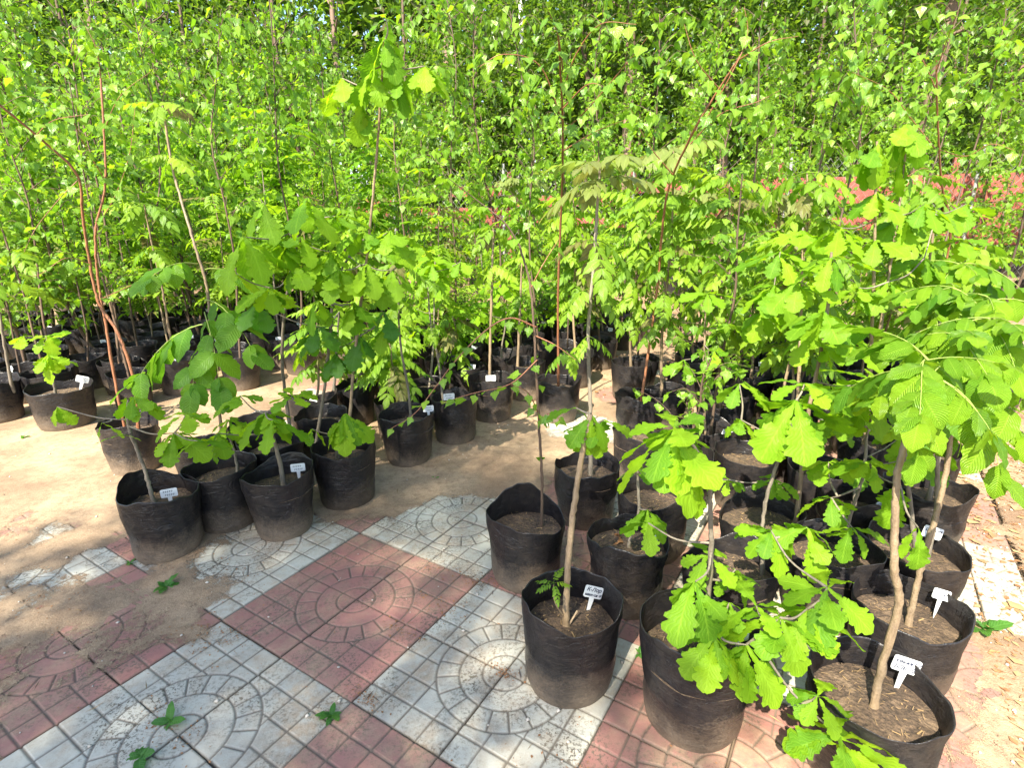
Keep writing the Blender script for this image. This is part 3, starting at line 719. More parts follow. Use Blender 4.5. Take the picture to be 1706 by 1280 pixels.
hero('thick pale crooked trunk in the nearest right bag, tag written 102 stuck at its rim', (.818, .985), dict(seed=61, H=.245, rt=.152, rb_=.130, sag=.02, sagdir=-.4),
     [([(1450, 1205, .98), (1467, 1120, .99), (1497, 1010, 1.0), (1490, 950, 1.0), (1491, 860, 1.01), (1497, 780, 1.02), (1520, 700, 1.04), (1552, 630, 1.06)], .0092, .0055, B_TAN)], [],
     lambda r_, b_: walnut_top(r_, b_, [(1552, 625, 1.06, 4, .30, -.1), (1545, 600, 1.08, 3, .28, .25)]), soil=.165, name='potted_walnut_sapling',
     tag=(.085, .05, .14, R(-12), R(-10), R(14), 1.1, [('оранжи РХ', .0085, .0165), ('БЛЬ 102', .0105, .0045)]))
hero('pale straight trunk in the second right bag, small tag at its right rim', (1.075, 1.25), dict(seed=71, H=.242, rt=.147, rb_=.128, sag=.012, sagdir=3.0),
     [([(1508, 1065, 1.24), (1522, 1000, 1.25), (1540, 925, 1.26), (1562, 850, 1.27), (1580, 760, 1.28), (1586, 660, 1.3), (1590, 600, 1.32)], .0085, .005, B_TAN)], [],
     lambda r_, b_: walnut_top(r_, b_, [(1590, 610, 1.32, 4, .30, -.15), (1600, 560, 1.34, 4, .30, .25), (1650, 530, 1.35, 4, .28, 0), (1680, 600, 1.35, 3, .28, -.1), (1586, 660, 1.3, 2, .24, -.4)]), soil=.165, name='potted_walnut_sapling',
     tag=(.092, .02, .17, R(-8), R(-14), R(15), .85, [('БС 87', .010, .010)]))
hero('grey twin stemmed walnut in third right bag with T shaped white tag', (1.29, 1.53), dict(seed=81, H=.238, rt=.152, rb_=.130, sag=.01, sagdir=0),
     [([(1548, 915, 1.53), (1560, 850, 1.53), (1562, 760, 1.53), (1560, 660, 1.53)], .008, .005), ([(1535, 905, 1.55), (1512, 800, 1.56), (1506, 720, 1.56), (1512, 640, 1.56)], .007, .005)], [],
     lambda r_, b_: walnut_top(r_, b_, [(1560, 640, 1.53, 3, .26, -.1), (1512, 620, 1.56, 3, .26, .1)]), soil=.165, name='potted_walnut_sapling',
     tag=(.055, .035, .155, R(-5), R(-8), R(16), 1.15, [('ОВПЫ87', .0095, .0155), ('СЯ', .0085, .005)]))
hero('walnut with hanging ribbed leaflets in the bag beside the pale path edge', (1.83, 2.24), None,
     [([(1530, 765, 2.24), (1545, 690, 2.24), (1558, 600, 2.24), (1570, 500, 2.24)], .008, .005)], [],
     lambda r_, b_: walnut_top(r_, b_, [(1560, 520, 2.1, 4, .30, 0), (1600, 440, 2.1, 4, .3, .1)]), name='potted_walnut_sapling')
hero('walnut leaning out over the right edge with large pale leaflets', (1.58, 1.88), None,
     [([(1548, 830, 1.88), (1570, 740, 1.86), (1600, 640, 1.8), (1630, 560, 1.7)], .008, .005)], [],
     lambda r_, b_: walnut_top(r_, b_, [(1630, 545, 1.65, 4, .32, -.1), (1650, 500, 1.6, 3, .3, .2), (1590, 480, 1.7, 3, .3, 0)]), name='potted_walnut_sapling')
# oaks further into the right block; their bags show between the leaves
RO = [
 ('oak with one huge drooping whorl of long leaves above dark bags', (.66, 1.44), [([(1275, 930, 1.44), (1272, 860, 1.44), (1290, 785, 1.43), (1326, 690, 1.4)], .006, .004, B_GREY)],
  [(1326, 668, 1.4, 10, .20, -.6), (1340, 640, 1.42, 5, .14, .1), (1235, 700, 1.5, 4, .10, -.5), (1232, 640, 1.55, 4, .12, -.4)]),
 ('oak with single long lobed leaf hanging in front of the others', (.88, 1.72), [([(1330, 850, 1.72), (1345, 700, 1.72), (1365, 600, 1.72), (1380, 500, 1.72), (1385, 420, 1.72)], .007, .004, B_TAN)],
  [(1372, 520, 1.62, 6, .17, -.6), (1385, 430, 1.7, 7, .16, -.3), (1350, 560, 1.7, 5, .15, -.4), (1330, 470, 1.75, 5, .15, -.4), (1440, 640, 1.7, 6, .15, -.4), (1420, 560, 1.65, 6, .14, -.5)]),
 ('tallest oak of the right block, its top whorl spread like an umbrella', (1.28, 2.05), [([(1440, 740, 2.05), (1452, 560, 2.05), (1457, 400, 2.05), (1461, 235, 2.05)], .007, .0035, B_TAN), ([(1465, 560, 2.05), (1490, 400, 2.08), (1505, 290, 2.1), (1511, 205, 2.1)], .005, .003, B_TAN)],
  [(1461, 238, 2.05, 6, .17, -.9), (1511, 205, 2.1, 7, .17, -.75), (1503, 265, 2.1, 4, .14, -.9), (1460, 320, 2.05, 6, .15, -.6), (1458, 400, 2.05, 7, .16, -.3), (1500, 360, 2.08, 6, .16, -.4), (1540, 340, 2.0, 6, .16, -.5), (1400, 380, 2.0, 6, .15, -.4)]),
 ('oak with pointed pale leaves beside the tall umbrella topped one', (1.02, 2.2), [([(1330, 720, 2.2), (1332, 600, 2.2), (1335, 480, 2.2), (1338, 380, 2.2)], .007, .004, B_TAN)],
  [(1338, 385, 2.15, 7, .17, -.4), (1300, 420, 2.1, 6, .17, -.5), (1290, 475, 2.05, 6, .17, -.5), (1345, 470, 2.2, 6, .15, -.3), (1270, 520, 2.1, 5, .15, -.5)]),
 ('bushy oak at the right edge mixed with walnut leaflets', (1.66, 2.35), [([(1520, 680, 2.35), (1540, 500, 2.35), (1560, 350, 2.35)], .007, .004, B_TAN)],
  [(1560, 355, 2.2, 6, .15, -.4), (1610, 340, 2.2, 6, .14, -.4), (1540, 430, 2.1, 6, .15, -.4), (1480, 470, 2.0, 6, .15, -.5), (1600, 400, 2.2, 5, .14, -.3), (1430, 480, 1.95, 5, .15, -.4)]),
 ('oak with flat tiered whorls over the open aisle side', (.62, 2.45), [([(1170, 800, 2.45), (1172, 650, 2.45), (1175, 520, 2.45)], .006, .004, B_TAN)],
  [(1178, 490, 2.4, 7, .13, -.1), (1190, 585, 2.35, 7, .12, -.15), (1140, 600, 2.35, 4, .12, -.6), (1215, 540, 2.4, 5, .12, -.3)]),
 ('short oak hidden among bags with small cut leaves', (.53, 1.86), [([(1160, 860, 1.86), (1165, 820, 1.86), (1180, 770, 1.86)], .005, .003, B_GREY)],
  [(1215, 800, 1.8, 6, .09, -.3), (1170, 790, 1.8, 5, .09, -.3), (1290, 800, 1.7, 6, .10, -.4)]),
 ('low oak spreading over the bags at the block middle', (1.0, 1.5), [([(1400, 900, 1.5), (1420, 850, 1.5), (1440, 790, 1.5)], .006, .004, B_GREY)],
  [(1450, 770, 1.4, 7, .12, -.2), (1385, 830, 1.4, 6, .11, -.4), (1420, 880, 1.3, 5, .11, -.4), (1500, 810, 1.3, 2, .14, -1.0), (1530, 880, 1.15, 2, .13, -1.1), (1380, 770, 1.5, 5, .11, -.3)]),
]
for lab, pos, st, wh in RO: hero(lab, pos, None, st, wh)
# ashes with tiers of pinnate leaves along the aisle side of the right block
for (pb, Yb, ptop, ytop, pos_lab, kd) in (((1100, 700), 3.05, (1122, 245), 'tallest ash of the aisle side, its bronze tipped leaves in tiers', 1, 'ash'), ((1200, 690), 2.9, (1215, 300), 'ash with light green tiers between the two umbrella shaped saplings', 0, 'ash'),
        ((1250, 640), 3.4, (1300, 330), 'ash leaning right in front of the red planks', 1, 'ash'), ((1050, 640), 3.7, (1062, 330), 'slim ash at the aisle corner of the right block', 0, 'ash'), ((1155, 610), 3.9, (1160, 330), 'ash with open tiers farther along the aisle', 1, 'ash'), ((960, 590), 4.0, (955, 330), 'ash standing alone at the far end of the aisle', 0, 'ash'), ((880, 560), 4.6, (872, 300), 'ash with a pale stem behind the aisle corner bags', 1, 'ash')):
    lab, br = ytop, pos_lab; top = ptop; g = at(pb[0], pb[1], Yb); yb = Yb
    def ex(r_, b_, pb=pb, top=top, Yb=Yb, br=br):
        n_ = 8
        for q in range(n_):
            f_ = q / (n_ - 1); px = top[0] + (pb[0] - top[0]) * f_ * .62; py = top[1] + (pb[1] - top[1]) * f_ * .62
            ash_tops(r_, b_, [(px, py, Yb, 6 if q else 7, .26 - .06 * f_, .15 - .4 * f_)], 'ashtop' if br and q == 0 else 'ash')
    hero(lab, (g[0], yb), None, [([(pb[0], pb[1], Yb), ((pb[0] * 2 + top[0]) / 3 - 4, (pb[1] * 2 + top[1]) / 3, Yb), ((pb[0] + 2 * top[0]) / 3 + 4, (pb[1] + 2 * top[1]) / 3, Yb), (top[0], top[1], Yb)], .009, .004, B_TAN)], [], ex, name='potted_ash_sapling')
# --- middle block front row
hero('small oak with spreading low leaves in the front left bag on sandy tiles', (-1.36, 1.90), dict(seed=91, H=.272, rt=.150, rb_=.125, sag=.035, sagdir=.3, flap=.02),
     [([(255, 830, 1.9), (240, 780, 1.9), (214, 710, 1.88), (214, 665, 1.86)], .008, .004)],
     [(222, 662, 1.86, 7, .13, -.5), (290, 722, 1.8, 7, .15, -.5), (205, 725, 1.84, 2, .09, -.2), (96, 678, 1.9, 3, .10, -.7), (310, 690, 1.85, 5, .13, -.3), (170, 705, 1.85, 2, .09, -.8), (330, 735, 1.8, 3, .13, -.4)], None,
     tag=(.055, -.02, .165, R(25), 0, R(0), 1.0))
hero('small oak with round leafy head above a bag whose rim rises on the right', (-.95, 2.03), dict(seed=101, H=.275, rt=.148, rb_=.112, sag=.02, sagdir=3.3),
     [([(472, 806, 2.03), (466, 770, 2.03), (452, 720, 2.0), (445, 690, 1.98)], .0095, .005)],
     [(442, 688, 1.95, 8, .155, -.55), (362, 722, 1.95, 5, .13, -.6), (488, 660, 2.0, 6, .12, 0), (400, 660, 2.0, 5, .12, -.2), (455, 700, 1.9, 4, .16, -.7)], None, tag=(.07, .03, .18, R(15), 0, 0, 1.0))
hero('oak with a drooping fan of serrated leaves over the dark bag at row middle', (-.76, 2.28), dict(seed=111, H=.27, rt=.148, rb_=.125),
     [([(560, 760, 2.28), (566, 700, 2.25)], .007, .005), ([(575, 740, 2.3), (590, 600, 2.28), (612, 420, 2.2), (628, 250, 2.1), (640, 70, 1.98)], .007, .0035, B_TAN)],
     [(575, 690, 2.15, 9, .17, -.75), (520, 715, 2.2, 3, .12, -.8), (640, 60, 1.98, 5, .145, -.8), (622, 115, 1.98, 5, .15, -.9), (708, 110, 2.0, 6, .15, -.5), (665, 125, 2.0, 4, .14, -.8), (570, 130, 2.05, 5, .14, -.5), (600, 165, 2.05, 4, .14, -1.0), (643, 30, 1.98, 4, .12, -.2)], None)
hero('leaning dark leaved oak crowding the middle of the left row', (-1.12, 2.36), None,
     [([(520, 730, 2.36), (540, 650, 2.34), (550, 560, 2.3), (560, 470, 2.28), (600, 400, 2.25)], .008, .004)],
     [(490, 440, 2.1, 6, .16, -.5), (650, 385, 2.2, 8, .17, -.5), (612, 440, 2.1, 7, .16, -.7), (590, 505, 2.15, 6, .15, -.6), (655, 450, 2.2, 6, .16, -.7), (695, 405, 2.25, 5, .14, -.5), (565, 450, 2.1, 6, .15, -.6), (530, 500, 2.1, 5, .14, -.6), (640, 545, 2.3, 4, .13, -.7), (610, 385, 2.2, 5, .15, -.2)], None)
hero('oak whose broad leaves hang in the middle of the left plants', (-1.3, 2.6), None,
     [([(480, 690, 2.5), (470, 600, 2.5), (480, 480, 2.4), (500, 380, 2.2), (512, 330, 2.1)], .008, .004)],
     [(512, 330, 2.0, 5, .20, -.6), (405, 395, 1.95, 4, .20, -.6), (450, 480, 2.1, 5, .16, -.5), (550, 420, 2.15, 6, .16, -.4), (560, 360, 2.15, 5, .15, -.2), (460, 400, 2.1, 6, .15, -.5), (385, 450, 2.1, 5, .15, -.5), (500, 395, 2.1, 6, .15, -.4), (440, 340, 2.1, 4, .15, -.4)], None)
hero('dark green oak in shade between the brighter oaks', (-1.0, 2.72), None,
     [([(556, 650, 2.72), (560, 600, 2.7), (565, 520, 2.6)], .007, .004)],
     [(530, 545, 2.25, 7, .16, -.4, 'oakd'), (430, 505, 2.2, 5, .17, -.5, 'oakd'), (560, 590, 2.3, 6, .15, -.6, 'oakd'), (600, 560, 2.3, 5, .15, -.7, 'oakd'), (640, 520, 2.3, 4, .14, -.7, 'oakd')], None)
hero('slim bare grey stem in the wide black bag at the row centre, tag at rim', (-.55, 2.70), dict(seed=121, H=.265, rt=.155, rb_=.120),
     [([(685, 695, 2.7), (680, 650, 2.7), (668, 580, 2.7), (664, 510, 2.7), (668, 440, 2.7)], .007, .004)], [],
     lambda r_, b_: ash_tops(r_, b_, [(668, 440, 2.7, 4, .2, -.1), (665, 500, 2.7, 4, .18, -.3)]), name='potted_ash_sapling', tag=(.11, .03, .19, R(15), 0, R(0), 1.0))
hero('slender curved stem in the narrow bag right of the wide one', (-.33, 2.98), dict(seed=131, H=.26, rt=.135, rb_=.118),
     [([(738, 660, 2.98), (730, 600, 2.98), (718, 540, 2.98), (712, 470, 2.98)], .006, .004)], [],
     lambda r_, b_: ash_tops(r_, b_, [(712, 465, 2.98, 5, .18, -.2), (720, 540, 2.95, 3, .13, -.4)]), name='potted_ash_sapling', tag=(-.02, -.08, .19, R(15), 0, 0, 1.1))
hero('straight pale stem in the bag at the aisle corner, tag tied to its foot', (-.13, 3.32), dict(seed=141, H=.27, rt=.152, rb_=.125),
     [([(815, 640, 3.32), (817, 560, 3.32), (820, 460, 3.32), (822, 380, 3.32)], .009, .006, B_TAN)], [],
     lambda r_, b_: ash_tops(r_, b_, [(822, 380, 3.3, 5, .22, 0), (820, 440, 3.3, 4, .2, -.2)]), name='potted_ash_sapling', tag=(0, -.07, .19, R(5), 0, 0, 1.1))
hero('pale stem in the bag behind the aisle corner bag', (.10, 3.72), dict(seed=151, H=.262, rt=.148, rb_=.125),
     [([(862, 600, 3.72), (866, 520, 3.72), (870, 430, 3.72)], .009, .006, B_TAN)], [],
     lambda r_, b_: ash_tops(r_, b_, [(870, 430, 3.7, 5, .2, 0), (868, 490, 3.7, 4, .18, -.2)]), name='potted_ash_sapling')
hero('walnut with glossy dark leaflets arching left, in the dusty bag behind the front pair', (-1.45, 2.38), dict(seed=161, H=.25, rt=.135, rb_=.115, sag=.02, sagdir=2),
     [([(368, 735, 2.38), (362, 640, 2.36), (352, 560, 2.3), (345, 480, 2.3), (322, 400, 2.3), (290, 290, 2.4), (270, 170, 2.4)], .0075, .004, B_TAN)], [],
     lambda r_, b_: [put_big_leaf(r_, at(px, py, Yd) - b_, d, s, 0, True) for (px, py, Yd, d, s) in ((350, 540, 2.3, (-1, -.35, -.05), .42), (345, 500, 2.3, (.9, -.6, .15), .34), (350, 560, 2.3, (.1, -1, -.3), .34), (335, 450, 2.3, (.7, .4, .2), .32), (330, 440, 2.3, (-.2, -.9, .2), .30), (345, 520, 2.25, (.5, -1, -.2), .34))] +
       [whorl(r_, 'ash', at(270, 175, 2.4) - b_, 4, .2, 0), whorl(r_, 'ash', at(285, 260, 2.4) - b_, 4, .18, 0)], name='potted_walnut_sapling')
hero('forked orange red stems rising high from the dusty bag at left', (-1.95, 2.62), None,
     [([(226, 700, 2.62), (222, 630, 2.62), (197, 556, 2.62), (166, 507, 2.62), (150, 440, 2.6), (138, 360, 2.55), (128, 290, 2.5), (60, 225, 2.4), (0, 175, 2.3)], .008, .004, B_RED),
      ([(205, 700, 2.64), (193, 641, 2.64), (173, 524, 2.64), (162, 453, 2.64), (160, 380, 2.62), (176, 300, 2.6), (168, 130, 2.6)], .007, .004, B_RED)], [],
     lambda r_, b_: [leafy_birch_branch(r_, [at(*p) for p in P_], b_, .06, .035) for P_ in (
         [(130, 300, 2.5), (100, 330, 2.45), (60, 380, 2.4), (40, 420, 2.3)], [(160, 380, 2.6), (190, 330, 2.5), (215, 260, 2.4), (225, 180, 2.4)], [(60, 225, 2.4), (90, 200, 2.3), (150, 190, 2.3)],
         [(150, 440, 2.6), (110, 430, 2.5), (60, 460, 2.4), (20, 450, 2.3)], [(175, 300, 2.6), (140, 240, 2.5), (110, 180, 2.4), (60, 130, 2.3)], [(168, 130, 2.6), (160, 80, 2.5), (130, 20, 2.5)], [(0, 175, 2.3), (-40, 150, 2.3)], [(172, 220, 2.6), (200, 160, 2.5), (250, 120, 2.5)],
         [(165, 500, 2.6), (230, 470, 2.5), (290, 440, 2.4)])], name='potted_birch_sapling')
hero('yellow green oak seedling in the dusty front bag at far left', (-2.80, 3.26), dict(seed=171, H=.255, rt=.185, rb_=.155, sag=.01),
     [([(88, 640, 3.2), (82, 600, 3.15), (78, 570, 3.1)], .007, .005)], [(80, 592, 2.9, 8, .15, -.6), (78, 560, 3.0, 6, .16, 0), (40, 560, 3.0, 3, .13, 0)], None, tag=(.13, -.02, .2, R(20), 0, R(20), 1.2))
hero('dark leaning stem in the bag cut by the left picture edge', (-3.3, 3.35), None, [([(18, 640, 3.35), (5, 560, 3.3), (-5, 480, 3.3)], .009, .006)], [], lambda r_, b_: ash_tops(r_, b_, [(0, 470, 3.2, 5, .25, 0), (20, 420, 3.2, 5, .24, .1)]), name='potted_ash_sapling')
hero('sunlit dusty bag with orange stem and thorny twigs, tag at its rim', (-2.44, 3.90), dict(seed=181, H=.262, rt=.160, rb_=.128),
     [([(292, 605, 3.9), (280, 540, 3.88), (270, 480, 3.86), (256, 420, 3.84), (240, 340, 3.8)], .009, .005, B_TAN)], [], lambda r_, b_: ash_tops(r_, b_, [(240, 340, 3.8, 6, .25, 0), (255, 410, 3.8, 4, .22, -.2)]), name='potted_ash_sapling', tag=(.04, -.1, .2, R(15), 0, R(10), 1.3))
hero('oak with bare lower stem, the bag half hidden behind the round headed oak', (-1.22, 2.1), None, [([(395, 790, 2.1), (392, 760, 2.1), (380, 720, 2.1)], .006, .004, B_GREY)], [(380, 700, 2.1, 6, .12, -.3)], None)

# ------------------------------------------------------------------ stock plants: built once per kind, then copied pot by pot
def grow(kind, H, seed, real):
    """returns (stem mesh, list of (leaf kind, matrix) , foliage mesh or None)"""
    r = np.random.default_rng(seed); random.seed(seed)
    n = 6; P = np.zeros((n, 3)); P[:, 2] = np.linspace(SOILZ - .01, H, n); lean = r.normal(0, .05, 2)
    P[:, :2] = np.cumsum(r.normal(0, .012, (n, 2)), 0) + np.linspace(0, 1, n)[:, None] * lean; P[0, :2] = 0
    S = smooth_path(P, 5); bark = {'oak': B_GREY, 'birch': B_DARK, 'ash': B_TAN, 'walnut': B_GREY}[kind]
    b = Bag(); V, F, U = tube(S, .0065 + .001 * H, .003, 6, .15); b.add(V, F, U)
    leaves = []
    def sp(t): return np.array([np.interp(t, np.linspace(0, 1, len(S)), S[:, c]) for c in range(3)])
    def L(k, p, az, el, s): leaves.append((k, mat4(frame(dirv(az, el), random.uniform(-.4, .4)), p, s)))
    if kind == 'oak':
        nodes = [(sp(1), 7, .15, -.1), (sp(.88), 5, .15, -.4)]
        for q in range(int(4 + H * 6)):
            t = random.uniform(.35, .95); az = random.random() * 6.3; l = random.uniform(.06, .2); p = sp(t); e = p + dirv(az, .35) * l
            V, F, U = tube(np.array([p, (p + e) / 2 - [0, 0, .01], e]), .003, .0018, 5); b.add(V, F, U); nodes.append((e, 5, .13, -.4))
        for p, m, s, dr in nodes:
            a0 = random.random() * 6
            for k in range(m): L('oak', p, a0 + k * 6.28 / m + random.uniform(-.3, .3), dr + random.uniform(-.35, .35), s * random.uniform(.75, 1.15))
    elif kind in ('ash', 'walnut'):
        lv = 'ash' if kind == 'ash' else 'walnut'; sz = .23 if kind == 'ash' else .30
        for q in range(int(6 + H * 11)):
            t = 1 - q / (7 + H * 11) * .68; p = sp(t); az = q * 2.4 + random.random()
            for s_ in (0, math.pi): L(lv, p, az + s_ + random.uniform(-.2, .2), random.uniform(-.3, .5), sz * random.uniform(.7, 1.15))
    else:
        for q in range(int(10 + H * 13)):
            t = random.uniform(.28, .98); az = random.random() * 6.3; l = random.uniform(.12, .38) * (1.15 - t * .6); p = sp(t)
            e = p + dirv(az, .6) * l; m_ = (p + e) / 2 + [0, 0, .02]; Q = smooth_path([p, m_, e + [0, 0, -.04]], 4)
            V, F, U = tube(Q, .0018, .0006, 4); b.add(V, F, U)
            for s in np.linspace(.15, 1, max(3, int(l / (.028 if real else .022)))):
                pp = np.array([np.interp(s, np.linspace(0, 1, len(Q)), Q[:, c]) for c in range(3)])
                L('birch', pp, random.random() * 6.3, random.uniform(-1.3, .1), .055 * random.uniform(.7, 1.2))
    stem = b.build('stem', bark)
    if real: return stem, leaves, None
    fb = Bag()
    lo = {'oak': LG['oak'], 'birch': LG['birch_lo']}
    for k, m in leaves:
        Mx = np.array(m)
        if k in ('ash', 'walnut'):
            src = ASHLO if k == 'ash' else WALLO; V, F, U = src[random.randrange(len(src))]
        elif k == 'oak': V, F, U = OAKLO[random.randrange(3)]
        else: V, F, U = LG['birch_lo'][random.randrange(3)]
        fb.add(V @ Mx[:3, :3].T + Mx[:3, 3], F, U, random.random())
    return stem, None, fb.build('foliage', {'oak': OAK, 'birch': BIRCH, 'ash': ASH, 'walnut': WALNUT}[kind])
def low_compound(w, ll):
    b = Bag(); V, F, U = leaf_simple('walnut' if w else 'leaflet')
    for q, s in enumerate(np.linspace(.25, .9, 4)):
        for sd_ in (-1, 1): b.add(V * ll @ frame((sd_, .7, -.3), .2 * sd_).T + [0, s * .85, -.25 * s * s], F, U)
    b.add(V * ll @ frame((0, 1, -.5)).T + [0, .85, -.25], F, U)
    return np.concatenate(b.V), np.concatenate(b.F), np.concatenate(b.U)
ASHLO = [low_compound(0, .36)]; WALLO = [low_compound(1, .4)]; OAKLO = [leaf_geo('oak', v, 11) for v in range(3)]

occupied = [o.location.xy.copy() for o in C.objects if o.parent is None and o.get('group') == GRP]
ORD = ['first', 'second', 'third', 'fourth', 'fifth', 'sixth', 'seventh', 'eighth', 'ninth', 'tenth', 'eleventh', 'twelfth', 'thirteenth', 'fourteenth', 'fifteenth', 'sixteenth', 'seventeenth', 'eighteenth', 'nineteenth', 'twentieth', 'twenty-first', 'twenty-second', 'twenty-third', 'twenty-fourth', 'twenty-fifth', 'twenty-sixth', 'twenty-seventh', 'twenty-eighth', 'twenty-ninth', 'thirtieth', 'thirty-first', 'thirty-second']
PROTO = {}
def proto(kind, hi, var, real):
    key = (kind, hi, var, real)
    if key not in PROTO: PROTO[key] = grow(kind, hi, 1000 + var * 7 + int(hi * 10) + len(kind) * 31, real)
    return PROTO[key]
def stock(kind, H, var, x, y, label, group, real, catname=None):
    root = thing('potted_%s_sapling' % kind, label, 'potted sapling', (x, y, 0), random.random() * 6.3, group)
    stem, leaves, fol = proto(kind, H, var, real)
    s = random.uniform(.92, 1.06)
    p = obj('pot', random.choice(POTS), root, rz=random.random() * 6); p.scale = (s, s, s * random.uniform(.9, 1.05))
    so_ = obj('soil', random.choice(SOILS), root); so_.scale = (s, s, .9)
    obj('stem', stem, root)
    if random.random() < .28:
        a = -root.rotation_euler.z; add_tag(root, .09 * math.cos(a - 1.2), .09 * math.sin(a - 1.2), .19, a + random.uniform(-.4, .4), 0, random.uniform(-.3, .3), .85)
    if real:
        for k, m in leaves:
            o = bpy.data.objects.new('leaf', LM[k][random.randrange(len(LM[k]))]); C.objects.link(o); o.parent = root; o.matrix_local = m
    else: obj('foliage', fol, root, kind='stuff')
    return root
random.seed(21)
KIND_WORD = {'oak': 'oak with lobed leaves', 'birch': 'birch with pointed leaves', 'ash': 'ash with feathery leaves', 'walnut': 'walnut with long leaflets'}
def block(nm, cols, b0, b1, step, kinds, hs, real_to):
    for ci, a in enumerate(cols):
        row = 0; b = (b0[ci] if isinstance(b0, list) else b0) + random.uniform(-.05, .05)
        while b < b1:
            x, y = ab(a + random.uniform(-.03, .03), b + random.uniform(-.03, .03)); row += 1; b += step * random.uniform(.95, 1.15)
            if any((x - q[0])**2 + (y - q[1])**2 < .235**2 for q in occupied): continue
            d = np.array([x, y, .6]) - EYE; z = d @ fw; px = 853 + F_PX * (d @ cr) / z
            if z < .5 or px < -260 or px > 1950: continue
            occupied.append(Vector((x, y)))
            k = random.choice(kinds); H = random.choice(hs)
            stock(k, H, random.randrange(3), x, y, '%s, %s bag from the near end, %s column of the %s block' % (KIND_WORD[k], ORD[min(row - 1, 19)], ORD[ci], nm), 'saplings of the %s block' % nm, z < real_to)
block('right', [-.86, -.53, -.2, .13, .40], 2.25, 5.6, .34, ['oak', 'birch', 'ash', 'ash', 'ash'], [.7, .9, 1.1, 1.4], 4.0)
block('middle', [-1.86, -2.2, -2.54, -2.88, -3.2], [3.1, 1.75, 1.9, 2.6, 3.1], 6.2, .35, ['ash', 'birch', 'ash', 'ash', 'oak'], [.6, .8, 1.0, 1.3], 3.9)
block('left', [-4.12, -4.5, -4.88, -5.26, -5.64, -6.02, -6.4, -6.8, -7.2], 1.3, 5.0, .38, ['ash', 'birch', 'oak', 'birch', 'walnut'], [.8, 1.1, 1.4, 1.7, 2.0], 4.2)

# ------------------------------------------------------------------ birch nursery stock standing behind
def whip(seed, H):
    r = np.random.default_rng(seed); random.seed(seed)
    n = 7; P = np.zeros((n, 3)); P[:, 2] = np.linspace(0, H, n); P[:, :2] = np.cumsum(r.normal(0, .05, (n, 2)), 0); P[0] = 0
    S = smooth_path(P, 4); b = Bag(); V, F, U = tube(S, .016, .004, 6); b.add(V, F, U); f = Bag()
    for q in range(int(H * 27)):
        t = random.uniform(.12, .99); p = np.array([np.interp(t, np.linspace(0, 1, len(S)), S[:, c]) for c in range(3)])
        l = random.uniform(.2, .62) * (1.15 - .7 * t); az = random.random() * 6.3; e = p + dirv(az, random.uniform(.3, .9)) * l
        Q = smooth_path([p, (p + e) / 2 + [0, 0, .04], e + [0, 0, -.07]], 4); V, F, U = tube(Q, .003, .0008, 3); b.add(V, F, U)
        m = int(l / .025)
        for s in np.linspace(.1, 1, m):
            pp = np.array([np.interp(s, np.linspace(0, 1, len(Q)), Q[:, c]) for c in range(3)]) + r.normal(0, .022, 3)
            V, F, U = LG['birch_lo'][random.randrange(3)]; Rm = frame(dirv(random.random() * 6.3, random.uniform(-1.35, .1)), random.uniform(-.5, .5))
            f.add(V * .08 * random.uniform(.6, 1.25) @ Rm.T + pp, F, U, random.random())
    return b.build('stem', B_DARK), f.build('foliage', BIRCH), f, b
WH = [whip(300 + k, h) for k, h in enumerate((2.4, 2.8, 3.2, 3.5, 3.0, 2.6))]
random.seed(5)
def bank(nm, pts, group, word):
    for q, (x, y, v, s) in enumerate(pts):
        t = thing('birch_sapling', word % ORD[min(q, 31)], 'young birch', (x, y, 0), random.random() * 6.3, group); t.scale = (s, s, s)
        obj('stem', WH[v][0], t); obj('foliage', WH[v][1], t, kind='stuff')
        p = obj('pot', random.choice(POTS), t); obj('soil', random.choice(SOILS), t)
pts = []
for Yr, n, ws in ((5.6, 15, .95), (6.3, 17, 1.0), (7.2, 19, 1.0), (8.2, 20, 1.05), (9.4, 22, 1.15), (11.0, 24, 1.3)):
    lst = []
    for k in range(n):
        x = -Yr * 1.02 + (k + .5 + random.uniform(-.35, .35)) * 2.04 * Yr / n; y = Yr + random.uniform(-.35, .35)
        px = 853 + F_PX * x / (Yr * .97)
        if Yr < 6.9 and px > 540: continue
        if Yr < 7.9 and 540 < px < 1400 and k % 2: continue
        lst.append((x, y, random.randrange(6), ws * random.uniform(.85, 1.1)))
    near = {5.6: 'nearest', 6.3: 'second', 7.2: 'third', 8.2: 'fourth', 9.4: 'fifth', 11.0: 'farthest'}[Yr] + ' rank'
    bank('', lst, 'birches standing behind the potted rows', 'leafy birch, %s from the left in the ' + near + ' behind the bags')
